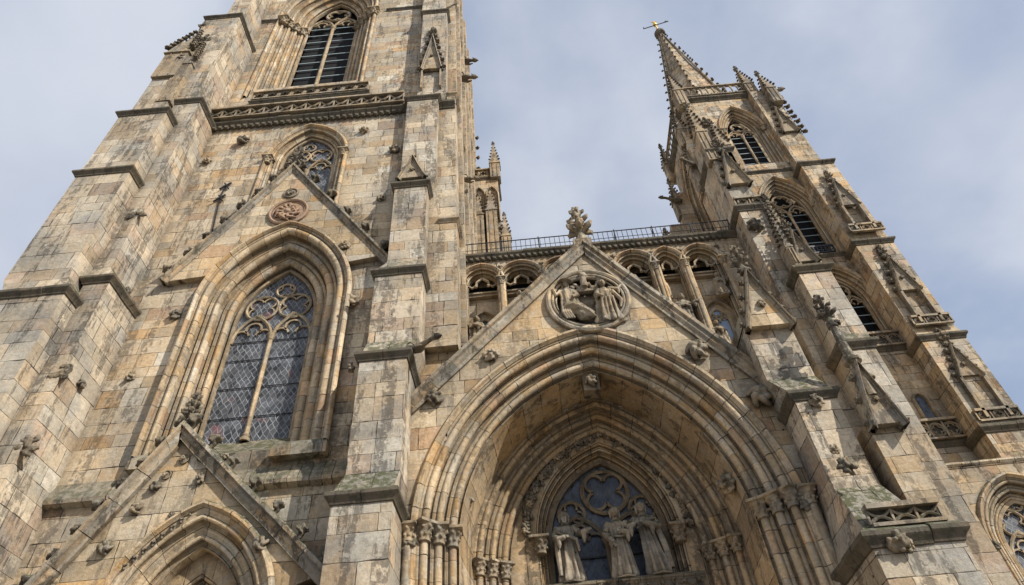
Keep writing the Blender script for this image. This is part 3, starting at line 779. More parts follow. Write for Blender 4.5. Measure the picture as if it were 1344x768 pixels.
def panel(px, py, Y, w, h, parent):
    x, z = at(px, py, Y); mb = MB(); rnd = random.Random(px)
    for k in range(9):
        a = rnd.uniform(0, 6.28); cx, cz = x+rnd.uniform(-.5, .5)*w, z+rnd.uniform(-.5, .5)*h; R = w*rnd.uniform(.16, .26)
        mb.tube([(cx+R*(1-j/9)*math.cos(a+j*.7), Y-.06-.008*j, cz+R*(1-j/9)*math.sin(a+j*.7)) for j in range(8)], [.07-.004*j for j in range(8)], 5)
        mb.ico((cx, Y-.1, cz), .08, .7, 1, k)
    o = inst('carved_panel', remesh(mb, 'carved_panel', MKD, .03), parent, (0, 0, 0)); return o
panel(33, 588, 18.15, .8, .8, b2); panel(83, 487, 18.15, .75, .8, b2); panel(181, 281, 18.35, .8, .7, b2)
# flank details
for (Y, z, s) in [(23.0, 47.5, 1.1), (25.5, 55.5, 1.1), (24, 36, .8)]:
    inst('gargoyle', GARS, T, (-2.3, Y, z), (0, 0, math.pi/2), s)
st = MB()
for z in (27.5, 40.2, 56.3): cornice(st, [(-3.3, YW), (-2.4, YW), (-2.4, 34)], z, s=.8)
split_part('cornice', st, MK, T, 30)
st = MB()
for Y in (21.5, 24.5, 27.5, 30.5, 33.5): st.box(-2.42, -2.15, Y, Y+.6, 19.2, 69)
split_part('pilaster', st, MW, T, 0)
cs = [(-2.3, 24.6+i*.0, 28+i*1.7) for i in range(18)]
for x, y, z in cs: inst('crocket', CRO[int(z) % 3], T, (-2.18, 33.9, z), (0, rad(60), 0), 1.6)
inst('gargoyle', GAR, T, (-4.0, 18.9, 17.9), (0, 0, rad(60)), .75)
# lower string course of the tower front
st = MB(); cornice(st, [(-17, YW), (-6, YW)], 13.7, s=1.1, prof=[(0, -.3), (.1, -.25), (.25, -.2), (.28, -.08), (.05, .45), (0, .6)])
split_part('string_course', st, MR, T, 30)
# iron ties on the wall
def tie(px, py, px2, py2, Y):
    a = at(px, py, Y); b_ = at(px2, py2, Y); mb = MB()
    mb.tube([(a[0], Y-.06, a[1]), (b_[0], Y-.06, b_[1])], .035, 5)
    mb.tube([(a[0]-.28, Y-.08, a[1]-.25), (a[0], Y-.1, a[1]), (a[0]+.25, Y-.08, a[1]+.28)], .05, 5); mb.tube([(a[0]+.2, Y-.08, a[1]-.25), (a[0]-.12, Y-.08, a[1]+.3)], .045, 5)
    part('wall_tie', mb, MI, T, 30)
tie(297, 246, 288, 262, YW); tie(289, 262, 279, 305, YW)
# ================================================================== SIDE PORCH (lower left)
Pp = thing('gabled_porch', 'low gabled side porch with steep crocketed gable at the foot of the left tower', 'porch', (-10.4, 19, 0))
PA = Arch(-11.9, -8.75, 8.6, -10.42, 11.15, 0)
PB = Arch(-11.3, -9.3, 8.2, -10.40, 10.1, 0)
fl, fr, ap = at(40, 783, 19.0), at(424, 752, 19.0), at(243, 566, 19.0)
pw = MB(); gable_plate(pw, fl, fr, ap, PA, 1.0, 19.0, 20.3, 9.2)
pw.plate([(fl[0], 0), (PA.xl-1.0, 0), (PA.xl-1.0, 8.6), (PA.xl-.98, 9.2), (fl[0], fl[1])], 19.0, 20.2)
pw.plate([(PA.xr+1.0, 0), (fr[0], 0), (fr[0], 9.2), (PA.xr+.98, 9.2), (PA.xr+1.0, 8.6)], 19.0, 20.2)
pw.box(fl[0], fl[0]+.3, 19.02, 20.3, 0, fl[1]-.1)
part('wall', pw, MWP, Pp, 0)
rk = MB(); rake(rk, (fl[0]-.35, fl[1]-.1), (ap[0], ap[1]+.3), 18.8, 20.3, .5); rake(rk, (fr[0]+.35, fr[1]-.1), (ap[0], ap[1]+.3), 18.8, 20.3, .5)
pc = part('coping', rk, MR, Pp, 25)
crockets(pc, (fl[0]-.35, fl[1]-.1), (ap[0], ap[1]+.3), 19.0, 8, 1.9); crockets(pc, (fr[0]+.35, fr[1]-.1), (ap[0], ap[1]+.3), 19.0, 7, 2.0)
inst('finial', FIN, pc, (ap[0], 19.05, ap[1]+.2), (0, 0, .3), .95)
am = MB(); sweep_arch(am, PA, hood(1.0)+orders(1.0, .55, 2)+[(0, .9, 9)], 19.0, 14, 0)
po = part('arch_moulding', am, MA, Pp, 45)
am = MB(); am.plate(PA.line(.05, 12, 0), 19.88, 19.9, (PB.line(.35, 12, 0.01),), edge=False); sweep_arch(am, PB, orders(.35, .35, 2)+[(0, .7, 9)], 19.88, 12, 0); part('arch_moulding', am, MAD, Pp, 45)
dk = MB(); dk.plate(PB.line(.05, 10, 0), 20.5, 20.52, edge=False); split_part('door', dk, MWOOD, Pp, 0)
for i, (px, py, s, k) in enumerate([(140, 720, 1.4, 2), (205, 640, 1.1, 3), (180, 669, 1.2, 2), (263, 629, 1.3, 0), (343, 716, 1.5, 2), (318, 683, .9, 0), (225, 676, .7, 1), (300, 622, .7, 3)]): rosette(px, py, 18.99, Pp, k, s*.8)
for px, py, r in [(242, 603, .17), (219, 624, .15), (263, 603, .1)]: medallion(Pp, px, py, 18.99, r, MK)
for i in range(9):   # leaf sprays hugging the arch
    x, z = at(150+i*12.5, 758-i*10.2, 19); inst('leaf_carving', CRO[i % 3], Pp, (x, 18.98, z), (0, rad(-30), 0), .7)
# ================================================================== PORTAL
Q = thing('entrance_portal', 'wide gabled main entrance with deep moulded arch and carved roundel between the two towers', 'portal', (3, 20, 0))
A1 = Arch(-2.5, 7.25, 11.4, 2.95, 17.7, 0, .07); A2 = Arch(-.98, 5.95, 11.3, 3.02, 16.45, 0, .05); A3 = Arch(.52, 4.95, 12.3, 2.97, 15.65, 10.55)
w1, w2, w3 = 1.25, 1.3, .5
fl, fr, ap = at(548, 520, 20), at(1032, 515, 20), at(765, 322, 20)
pw = MB(); rx, rz = at(772, 396, 20.0); gable_plate(pw, fl, fr, ap, A1, w1+.02, 20.0, 20.7, 14.6, [circ(rx, rz, 1.5, n=36)[:-1]])
for xa, xb in ((-4.6, A1.xl-w1), (A1.xr+w1, 10.4)): pass
Ls = [p for p in A1.line(w1+.02, 18, 0) if p[1] < 14.6]
Lp = [p for p in Ls if p[0] < 3]; Rp = [p for p in Ls if p[0] > 3]
pw.plate(([(-4.6, 0)] + Lp + [(Lp[-1][0]+.35, 14.6), (-4.6, 14.6)]), 20.001, 20.6, edge=False)
pw.plate((Rp + [(10.4, 0), (10.4, 14.6), (Rp[0][0]-.35, 14.6)]), 20.001, 20.6, edge=False)
ax = [p[0] for p in A1.line(w1+.02, 18, 0) if p[1] > 14.62]
pw.plate([(-4.6, 14.6), (min(ax), 14.6), fl, (-4.6, fl[1]-.3)], 20.001, 20.6, edge=False)
pw.plate([(max(ax), 14.6), (10.4, 14.6), (10.4, fr[1]-.5), fr], 20.001, 20.6, edge=False)
part('wall', pw, MWP, Q, 0)
rk = MB(); rake(rk, (fl[0]-1.2, fl[1]-1.03), (ap[0], ap[1]+.3), 19.85, 20.75, .62); rake(rk, (fr[0]+.15, fr[1]+.05), (ap[0], ap[1]+.3), 19.85, 20.75, .62)
pc = part('coping', rk, MR, Q, 25)
crockets(pc, (fl[0]-.45, fl[1]-.25), (ap[0], ap[1]+.3), 20.4, 2, 1.2, t0=.35, t1=.82); crockets(pc, (fr[0]+.15, fr[1]+.05), (ap[0], ap[1]+.3), 20.4, 2, 1.2, t0=.4, t1=.8)
inst('finial', FINK, pc, (ap[0]+.05, 20.2, ap[1]+.35), (0, 0, 0), 1.9)
mm = MB(); mm.box(ap[0]-.42, ap[0]+.42, 19.85, 20.7, ap[1]-.35, ap[1]+.35); part('finial_base', mm, MR, pc, 0)
r1 = MB(); sweep_arch(r1, A1, hood(w1, .22)+orders(w1, .95, 3, .42), 20.0, 20, 0); r1o = part('arch_moulding', r1, MA, Q, 45)
order_caps(r1o, A1, w1, .95, 3, 20.0, 11.4, 1.2)
# the vault between the outer and inner rings
sf = MB(); l1 = A1.line(0, 20, 0); l2 = A2.line(w2, 20, 0)
sf.loft([[(a[0], 20.95, a[1]), (b_[0], 23.0, b_[1])][::-1] for a, b_ in zip(l1, l2)], False, False, vband=[60, 61]); part('soffit', sf, MAD, Q, 30)
# rectify: soffit stones are larger
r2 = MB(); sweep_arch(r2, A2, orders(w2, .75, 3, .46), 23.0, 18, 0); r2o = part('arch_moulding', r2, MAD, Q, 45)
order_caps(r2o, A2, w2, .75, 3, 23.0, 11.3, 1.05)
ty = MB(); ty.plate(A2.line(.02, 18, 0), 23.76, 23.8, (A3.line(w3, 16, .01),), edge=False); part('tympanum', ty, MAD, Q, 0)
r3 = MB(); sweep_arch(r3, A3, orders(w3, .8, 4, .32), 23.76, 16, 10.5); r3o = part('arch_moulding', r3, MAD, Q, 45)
for x in (A3.xl-.35, A3.xr+.35): inst('capital', CAP, r3o, (x, 23.75, 12.2), (0, 0, 0), 1.2)
# carved foliage band
lb = A3.line(w3+.33, 26, 12.3, jamb=False); k = 0
for i in range(1, len(lb)-1):
    for jj in (0, 1):
        p, q = Vector(lb[i]), Vector(lb[i+1]) if i+1 < len(lb) else Vector(lb[i]); c = p.lerp(q, jj*.5)
        inst('leaf_carving', ROS[(i+jj) % 5] if jj else CRO[i % 3], r3o, (c.x+random.uniform(-.05, .05), 23.74, c.y+random.uniform(-.06, .06)), (0, random.uniform(0, 6), 0) if jj else (rad(90)*0, random.uniform(0, 6), 0), .8 if jj else 1.2)
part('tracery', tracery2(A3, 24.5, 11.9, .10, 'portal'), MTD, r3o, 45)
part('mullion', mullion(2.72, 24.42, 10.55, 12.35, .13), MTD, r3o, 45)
part('glazing', glazing(A3, 24.58), MGB, r3o, 0)
split_part('saddle_bar', bars(A3, 24.52, [11.75, 12.6], .03), MI, r3o, 0)
sl = MB(); sl.box(-.2, 5.7, 23.56, 24.6, 10.0, 10.5); sl.box(-.2, 5.7, 23.56, 24.6, 10.5, 10.56); cornice(sl, [(-.3, 23.56), (5.8, 23.56)], 10.5, s=.4); part('sill', sl, MKD, r3o, 0)
for i in range(24): inst('leaf_carving', CRO[i % 3], r3o, (-.1+i*.25, 23.54, 10.2), (0, i*1.3, 0), .9)
lw_ = MB(); lw_.plate(rect(-1.2, 6.2, 0, 10.2), 23.9, 23.95, (rect(1.2, 4.8, .02, 6.5),), edge=False); part('wall', lw_, MWP, Q, 0)
dr = MB(); dr.box(1.2, 2.97, 24.1, 24.2, 0, 6.5); dr.box(3.03, 4.8, 24.1, 24.2, 0, 6.5); split_part('door', dr, MWOOD, Q, 0)
# keystone block and corner consoles
kx, kz = at(776, 500, 20.9); kb = MB(); kb.box(kx-.32, kx+.32, 21.0, 21.6, kz-.35, kz+.5); ko = part('keystone', kb, MKD, Q, 0); inst('rosette', ROS[3], ko, (kx, 20.98, kz+.02), (0, 0, 0), 1.2)
# column clusters beside the door
for (px, py, Y, s) in [(608, 655, 21.6, 1.9), (957, 636, 21.6, 2.2)]:
    x, z = at(px, py, Y); inst('rosette', ROS[0], Q, (x, Y, z), (0, 0, rad(40) if px < 700 else rad(-50)), s)
# abacus string beside the arch
st = MB(); cornice(st, [(-4.4, 20.0), (A1.xl-w1+.1, 20.0)], 11.45, s=.8); cornice(st, [(A1.xr+w1-.1, 20.0), (10.0, 20.0)], 11.45, s=.8)
split_part('string_course', st, MR, Q, 30)
for i, x in enumerate((A1.xl-w1-.28, A1.xr+w1+.28)):
    cm = MB(); cm.tube([(x, 19.9, 0), (x, 19.9, 11.1)], .16, 10); split_part('colonnette', cm, MK, Q, 40); inst('capital', CAP, Q, (x, 19.9, 11.3), (0, 0, 0), 1.1)
for i, (px, py, s) in enumerate([(645, 468, 1.9), (573, 524, 1.8), (914, 463, 2.0), (997, 524, 2.1), (536, 714, 1.7), (1058, 663, 1.4)]): rosette(px, py, 20.0, Q, [0, 1, 2, 2, 1, 1][i], s)
# roundel with its carved figures
rx, rz = at(772, 396, 20.0); Rr = 1.68
ro = MB()
for rr_, t_, yy in ((Rr, .13, 19.92), (Rr*.89, .07, 19.9), (Rr*.81, .05, 19.97)): ro.tube([(rx+rr_*math.cos(t), yy, rz+rr_*math.sin(t)) for t in [6.28319*i/40 for i in range(41)]], t_, 8, False)
ro.plate([(rx+Rr*math.cos(6.2832*i/40), rz+Rr*math.sin(6.2832*i/40)) for i in range(40)], 20.32, 20.4, edge=False)
ro.loft([[(rx+1.5*math.cos(6.2832*i/40), yy, rz+1.5*math.sin(6.2832*i/40)) for i in range(40)] for yy in (19.95, 20.35)], True)
roo = part('roundel', ro, MK, Q, 45)
def robe(mb, x, y, z, h, lean=0., fw=.19, folds=9, ph=0., depth=.68):
    """standing robed figure, feet at z"""
    prof = [(0, 1.05), (.04, 1.15), (.2, 1.0), (.42, .86), (.55, .80), (.66, .82), (.74, .88), (.79, .74), (.83, .42), (.87, .30)]
    rings = []
    for i in range(61):
        t = .87*i/60
        for (a, ra), (b_, rb) in zip(prof[:-1], prof[1:]):
            if a <= t <= b_+1e-6: r = ra+(rb-ra)*(t-a)/(b_-a); break
        ring = []
        for k in range(72):
            th = 2*math.pi*k/72; fa = .26*max(0, 1-t/.9)+.05
            w_ = math.sin(folds*th+ph+2.2*t*math.sin(th+ph)+1.3*math.sin(2*th+ph)); w_ = abs(w_)**.6*(1 if w_ > 0 else -1)
            rr = h*fw*.72*r*(1+fa*.8*w_+.035*math.sin(17*th+9*t+ph)+.05*math.exp(-((t-.50-.10*math.sin(th+ph))/.02)**2)-.05*math.exp(-((t-.56-.10*math.sin(th+ph))/.02)**2)+.04*math.sin(38*(t+.06*math.sin(th*2+ph)))*max(0, .6-abs(t-.62)*4))
            ring.append((x+lean*h*t+rr*math.cos(th), y+rr*math.sin(th)*depth, z+h*t))
        rings.append(ring)
    mb.loft(rings, True, True)
    hx = x+lean*h*.93; R = h*.078
    mb.tube([(x+lean*h*.84, y, z+h*.84), (hx, y-.08, z+h*.91)], [h*.042, h*.034], 8)
    mb.ico((hx, y-.10, z+h*.945), R, .05, 2, sc=(.82, .95, 1.12)); return hx, y-.10, z+h*.945, R
def face(mb, hx, hy, hz, R, beard=False, hat=False, hair=True):
    mb.tube([(hx, hy-R*.85, hz+R*.15), (hx, hy-R*1.2, hz-R*.15)], [R*.10, R*.18], 6)          # nose
    mb.tube([(hx-R*.5, hy-R*.78, hz+R*.26), (hx+R*.5, hy-R*.78, hz+R*.26)], R*.12, 5)           # brow
    mb.tube([(hx-R*.26, hy-R*.86, hz-R*.45), (hx+R*.26, hy-R*.86, hz-R*.45)], R*.08, 5)         # mouth
    for s in (-1, 1):
        mb.ico((hx+s*R*.8, hy, hz-R*.02), R*.2, 0, 1, sc=(.5, .8, 1.2))
        if hair: mb.tube([(hx+s*R*.55, hy+R*.1, hz+R*.75), (hx+s*R*.88, hy+R*.2, hz+R*.1), (hx+s*R*.8, hy+R*.3, hz-R*1.1)], [R*.2, R*.24, R*.16], 6)
    mb.ico((hx, hy+R*.28, hz+R*.25), R*.82, .25, 2, 3)
    if beard:
        for s in (-.35, 0, .35): mb.tube([(hx+s*R, hy-R*.6, hz-R*.5), (hx+s*R*.7, hy-R*.8, hz-R*1.6)], [R*.3, R*.12], 6)
def arm(mb, p, h, hand=True):
    mb.tube(p, [h*.052, h*.048, h*.04, h*.026][:len(p)] if len(p) < 5 else h*.04, 8)
    mb.tube([p[-3], p[-2], p[-1]], [h*.05, h*.052, h*.036], 10)    # sleeve
    m_ = Vector(p[-2]); mb.tube([m_, m_+Vector((0, .02, -h*.07)), m_+Vector((0, .04, -h*.13))], [h*.04, h*.034, h*.012], 8)
    if hand:
        a, b_ = Vector(p[-2]), Vector(p[-1]); d = (b_-a).normalized(); s_ = d.cross(Vector((0, 1, 0))).normalized()
        mb.tube([b_, b_+d*h*.035], [h*.022, h*.024], 6)
        for k in range(4): q = b_+d*h*.035+s_*(k-1.5)*h*.011; mb.tube([q, q+d*h*.03+Vector((0, -.01, -.008*h))], [h*.0065, h*.005], 5)
        mb.tube([b_+s_*h*.02, b_+s_*h*.035+d*h*.02], h*.007, 5)
def fold(mb, pts, r): mb.tube(pts, r, 6)
def statue(label, px, py, Y, h, lean, pose, group=None, beard=False, ph=0., base=True):
    x, z = at(px, py, Y)[0], 10.56
    return build_statue(label, x, Y, z, h, lean, pose, beard, ph, group)
def build_statue(label, x, y, z, h, lean, pose, beard, ph, group=None, mat=MS, vox=.015, fw=.195):
    t = thing('statue', label, 'statue', (x, y, z), group)
    b_ = MB(); b_.lathe(x, y, [(h*.17, z), (h*.18, z+.04), (h*.15, z+.08)], 8); part('plinth', b_, mat, t, 30)
    zz = z+.07; mb = MB(); hx, hy, hz, R = robe(mb, x, y, zz, h, lean, fw, ph=ph); face(mb, hx, hy, hz, R, beard)
    P = lambda a, b2, c: (x+lean*h*c+a*h, y-b2*h, zz+c*h)
    if pose == 'blessing':
        arm(mb, [P(.12, .0, .79), P(.19, .06, .66), P(.24, .17, .62), P(.30, .20, .64)], h)
        arm(mb, [P(-.12, .0, .79), P(-.18, .05, .64), P(-.12, .15, .56), P(-.03, .17, .58)], h)
        fold(mb, [P(-.15, .06, .72), P(0, .15, .60), P(.13, .12, .56), P(.15, .08, .40)], [.07, .08, .08, .05])
        fold(mb, [P(-.15, .06, .62), P(-.155, .08, .40), P(-.15, .07, .08)], [.09, .11, .08])
    elif pose == 'clasped':
        arm(mb, [P(.12, 0, .79), P(.18, .06, .64), P(.12, .14, .58), P(.03, .17, .60)], h)
        arm(mb, [P(-.12, 0, .79), P(-.19, .05, .62), P(-.13, .14, .50), P(-.10, .16, .44)], h)
        fold(mb, [P(-.12, .09, .57), P(0, .12, .545), P(.12, .09, .565)], [.05, .055, .05])
    elif pose == 'cloak':
        arm(mb, [P(-.12, 0, .79), P(-.20, .06, .70), P(-.24, .15, .62), P(-.17, .17, .66)], h)
        arm(mb, [P(.12, 0, .79), P(.17, .06, .64), P(.05, .16, .62), P(-.04, .18, .66)], h)
        fold(mb, [P(.15, .06, .76), P(.02, .15, .70), P(-.15, .10, .62)], [.06, .07, .05])
        fold(mb, [P(.13, .05, .66), P(.155, .07, .36), P(.16, .06, .06)], [.12, .13, .10])
    elif pose == 'seated': pass
    me = remesh(mb, 'figure', mat, vox, 1); inst('figure', me, t, (0, 0, 0)); return t
sy = 23.85
statue('stone robed statue reaching one hand out, alone in the left light of the portal window', 752, 762, sy, 2.6, -.02, 'blessing', ph=.4, beard=True)
statue('stone statue in pleated tunic with clasped hands, middle one of three above the portal', 822, 760, sy, 2.6, -.0, 'clasped', ph=1.2)
statue('stone cloaked statue leaning toward its neighbour, right end of the portal window', 869, 757, sy, 2.7, -.10, 'cloak', ph=2.1)
# roundel figures
fg = MB(); fx, fz = rx-.80, rz-1.15; FY = 20.0
hx, hy, hz, R = robe(fg, fx+.12, FY, fz+.35, 1.95, -.10, .30, 9, .5, .55); face(fg, hx, hy, hz, R*1.1)
fg.lathe(hx, hy, [(R*2.3, hz+R*.5), (R*2.2, hz+R*.68), (R*1.0, hz+R*.9), (R*.7, hz+R*1.9), (R*.15, hz+R*2.4)], 12)
fg.ico((fx+.15, FY-.05, fz+.75), .52, .25, 2, 2, (1., .7, .62)); fg.ico((fx+.55, FY-.1, fz+.35), .42, .25, 2, 3, (.9, .7, .8))
for a_, r_ in (((hx-.22, hz-.35), .12), ((hx+.25, hz-.38), .12)): fg.ico((a_[0], FY-.03, a_[1]), r_, .1, 1)
fg.tube([(hx-.25, FY-.03, hz-.36), (hx-.48, FY-.12, hz-.62), (hx-.55, FY-.2, hz-.30)], [.14, .12, .08], 7)
fg.tube([(hx+.27, FY-.03, hz-.40), (hx+.42, FY-.18, hz-.78), (hx+.2, FY-.26, hz-.92)], [.14, .12, .08], 7)
for s_ in range(6): fold(fg, [(fx-.25+s_*.10, FY-.22, fz+1.0-s_*.07), (fx+.25+s_*.09, FY-.38, fz+.72-s_*.08), (fx+.62+s_*.07, FY-.26, fz+.12-s_*.02)], [.05, .065, .05])
for s_ in range(4): fold(fg, [(fx-.32+s_*.1, FY-.2, fz+.8), (fx-.34+s_*.09, FY-.26, fz+.42), (fx-.2+s_*.1, FY-.2, fz+.12)], [.06, .07, .05])
inst('relief_figure', remesh(fg, 'relief_figure', MK, .02, 0), roo, (0, 0, 0))
fg = MB(); fx, fz = rx+.75, rz-1.35
hx, hy, hz, R = robe(fg, fx, 19.97, fz, 2.35, -.02, .29, 9, 1.7, .5); face(fg, hx, hy, hz, R, hair=False)
arm(fg, [(hx+.22, 19.92, fz+1.95), (hx+.62, 19.82, fz+1.75), (hx+.75, 19.82, fz+1.95)], 1.9); arm(fg, [(hx-.2, 19.92, fz+1.9), (hx-.34, 19.77, fz+1.5), (hx-.15, 19.67, fz+1.35)], 1.9)
for s_ in range(4): fold(fg, [(fx-.2+s_*.15, 19.72, fz+1.3), (fx-.25+s_*.18, 19.72, fz+.7), (fx-.3+s_*.2, 19.77, fz+.1)], [.05, .06, .05])
fold(fg, [(fx+.3, 19.82, fz+1.7), (fx+.6, 19.82, fz+1.1), (fx+.5, 19.82, fz+.7)], [.08, .1, .05])
inst('relief_figure', remesh(fg, 'relief_figure', MK, .02, 0), roo, (0, 0, 0))
fg = MB(); fg.box(rx-.75, rx+.6, 19.97, 20.21, rz+.62, rz+.76)
for i in range(9): fg.ico((rx-.55+i*.14, 20.02, rz+.9+.14*math.sin(i*1.7)), .14, .7, 1, i)
fg.tube([(rx-.05, 19.92, rz+.8), (rx-.05, 19.87, rz+1.25), (rx+.05, 19.92, rz+1.5)], [.17, .14, .16], 7); fg.ico((rx, 19.87, rz+1.45), .2, .6, 1)
for s_ in (-1, 1): fg.tube([(rx, 19.97, rz+1.4), (rx+s_*.5, 19.97, rz+1.35), (rx+s_*.95, 20.02, rz+1.05)], [.1, .12, .08], 6)
inst('relief_canopy', remesh(fg, 'relief_canopy', MK, .03), roo, (0, 0, 0))
# ================================================================== ARCADED GALLERY between the towers
K = thing('arcaded_gallery', 'arcaded stone gallery wall with trefoil arches behind the portal gable, under the railing', 'gallery', (4, 22, 0))
YG = 22.0; bays = [(-2.25, -.55), (-.4, 1.45), (1.65, 3.3), (3.5, 5.0), (5.2, 6.95), (7.0, 8.35), (8.5, 10.15)]
ar = [Arch(a+.14, b_-.14, 24.55, (a+b_)/2, 25.35, 19.2) for a, b_ in bays]
gw = MB(); gw.plate(rect(-2.4, 12.5, 18.5, 26.1), YG, YG+.02, [A.line(.2, 8) for A in ar], edge=False)
gw.box(-2.4, 12.5, 23.3, 24, 18.5, 26.3); gw.box(-2.4, 12.5, YG+.001, 24, 18.4, 18.5); gw.box(10.4, 12.5, YG+.003, 22.3, 0, 18.4); gw.box(-6, 12, 24.7, 25, 0, 18.4); gw.box(-2.4, 12.5, YG+.001, 33, 26.1, 26.35)
gw.box(-4.35, -2.35, 20.72, 22.4, 15.6, 19.3)
part('wall', gw, MWP, K, 0)
for i, A in enumerate(ar):
    mb = MB(); sweep_arch(mb, A, hood(.24, .12)+orders(.24, .35, 2, .36)+[(0, .6, 9)], YG, 8)
    ob = part('arch_moulding', mb, MA, K, 45)
    mb = MB(); W = A.xr-A.xl; cx = A.xa
    for s_ in (-1, 1): mb.tube([(cx+s_*W*.5, YG+.3, 24.6), (cx+s_*W*.36, YG+.3, 24.42), (cx+s_*W*.22, YG+.3, 24.55), (cx+s_*W*.2, YG+.3, 24.8), (cx, YG+.3, 25.05)], .07, 5); mb.ico((cx+s_*W*.22, YG+.28, 24.48), .1, .5, 1)
    part('cusping', mb, MT, ob, 40)
    mb = MB(); mb.box(A.xl-.05, A.xr+.05, YG+.5, 23.3, 24.02, 24.28); mb.box(A.xl-.05, A.xr+.05, YG+.42, YG+.6, 24.16, 24.25); part('transom', mb, MT, ob, 0)
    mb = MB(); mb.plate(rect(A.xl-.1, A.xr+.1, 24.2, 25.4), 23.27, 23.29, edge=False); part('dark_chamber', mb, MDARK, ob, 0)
    mb = MB(); mb.box(A.xl-.1, A.xr+.1, 22.75, 23.3, 19, 24.25); part('niche_back', mb, MWP, ob, 0)
    if i in (0, 6):
        N_ = Arch(cx-.48, cx+.48, 21.9 if i == 0 else 21.2, cx, 22.7 if i == 0 else 22.0, 20.2 if i == 0 else 19.2)
        mb = MB(); sweep_arch(mb, N_, hood(.2, .08)+orders(.2, .12, 1), 22.62, 8); wo = part('window', mb, MT, ob, 45)
        part('glazing', glazing(N_, 22.72), MGB if i == 0 else MGS, wo, 0); part('tracery', tracery2(N_, 22.68, N_.zs-.1, .045, 'small'), MT, wo, 45)
for x in [-2.35, -.48, 1.55, 3.4, 5.1, 6.98, 8.43, 10.25]:
    mb = MB(); mb.tube([(x, YG-.12, 19.2), (x, YG-.12, 24.2)], .105, 10); c_ = part('colonnette', mb, MT, K, 40); inst('capital', CAP, c_, (x, YG-.12, 24.4), (0, 0, 0), .8)
    inst('rosette', ROS[1], c_, (x, YG-.02, 25.35), (0, x, 0), .8)
st = MB(); cornice(st, [(-2.4, YG), (12.5, YG)], 26.45, s=1.15); split_part('cornice', st, MC, K, 30)
corbels(K, -2.3, 11, YG, 26.12, 46, .16)
st = MB(); cornice(st, [(-4, 21.6), (-2, 21.6)], 19.2, s=.8); st.box(-4, -2.0, 21.5, 22, 18.2, 19.1); cornice(st, [(9.6, 21.6), (11.6, 21.6)], 18.2, s=.8); split_part('cornice', st, MC, K, 30)
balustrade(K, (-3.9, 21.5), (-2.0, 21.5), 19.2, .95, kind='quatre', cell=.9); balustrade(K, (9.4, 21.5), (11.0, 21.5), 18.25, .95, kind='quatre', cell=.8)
def gal_statue(label, x, z, h, pose, ph, lean=0.): return build_statue(label, x, 22.15, z, h, lean, pose, False, ph, None, MK, .022, .26)
gal_statue('weathered statue in the leftmost gallery niche beside the small window', -1.75, 20.3, 1.9, 'cloak', 1.)
gal_statue('weathered statue in the second gallery niche above the left slope of the portal gable', .35, 21.9, 1.7, 'blessing', 2.)
gal_statue('weathered draped statue in the gallery bay right of the gable finial', 6.0, 22.2, 1.75, 'clasped', 3., -.05)
gal_statue('weathered statue with raised arm behind the right slope of the portal gable', 7.65, 20.4, 2.0, 'blessing', .5, .05)
gal_statue('small weathered statue below the blue pane in the rightmost gallery bay', 8.85, 18.9, 1.7, 'cloak', .2)
gal_statue('small weathered statue in the gallery bay directly right of the tall slender column', 7.05, 22.3, 1.4, 'cloak', 2.4)
gal_statue('small draped statue standing high in the fifth gallery bay beside the gable slope', 5.55, 22.6, 1.3, 'clasped', 1.4)
gal_statue('weathered statue below the rightmost dark gallery opening, above the blue pane', 9.75, 22.2, 1.4, 'blessing', 1.9)
# railing
rl = thing('iron_railing', 'thin black iron railing along the top of the gallery cornice', 'railing', (4, 21.9, 26.5))
mb = MB(); mb.tube([(-2.3, 21.9, 27.25), (11.4, 21.9, 27.25)], .03, 5); mb.tube([(-2.3, 21.9, 26.75), (11.4, 21.9, 26.75)], .02, 4); part('rail', mb, MI, rl, 40)
mb = MB()
for i in range(56): mb.box(-2.3+i*.248-.013, -2.3+i*.248+.013, 21.887, 21.913, 26.5, 27.25)
split_part('baluster', mb, MI, rl, 0)
mb = MB()
for i in range(8): mb.tube([(-2.3+i*1.95, 21.9, 26.4), (-2.3+i*1.95, 21.9, 27.35)], .035, 5); mb.tube([(-2.3+i*1.95, 21.9, 27.2), (-2.3+i*1.95, 22.5, 26.5)], .02, 4)
split_part('post', mb, MI, rl, 0)
# ================================================================== turret behind
U = thing('pinnacled_turret', 'slender pinnacled turret standing behind the gallery beside the left tower', 'turret', (-1, 33, 26))
tb = MB(); tx, ty_ = -1.3, 33.0
tb.box(tx-1.3, tx+1.0, ty_-1.2, ty_+1.2, 24, 47.0); part('wall', tb, MW, U, 0)
st = MB(); cornice(st, [(tx-1.3, ty_+1.2), (tx-1.3, ty_-1.2), (tx+1.0, ty_-1.2), (tx+1.0, ty_+1.2)], 47.2, s=.9); cornice(st, [(tx-1.3, ty_+1.2), (tx-1.3, ty_-1.2), (tx+1.0, ty_-1.2), (tx+1.0, ty_+1.2)], 40.5, s=.6); split_part('cornice', st, MC, U, 30)
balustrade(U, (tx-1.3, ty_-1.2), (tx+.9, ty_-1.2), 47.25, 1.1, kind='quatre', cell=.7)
pinnacle(U, tx+.85, ty_-1.1, 46.8, 6.0, .42, .35, 5); pinnacle(U, tx+.3, ty_-1.7, 36.0, 9.5, .42, .6, 5); pinnacle(U, tx-.7, ty_-1.6, 36.0, 9.0, .4, .6, 5); pinnacle(U, tx+1.25, ty_-1.0, 34, 9.0, .35, .6, 5)
bl = MB()
for sx in (-.6, .45): AA = Arch(tx+sx-.32, tx+sx+.32, 44.5, tx+sx, 45.4, 41.2); sweep_arch(bl, AA, hood(.12, .06)+orders(.12, .2, 1), ty_-1.25, 8)
split_part('blind_arch', bl, MK, U, 40)
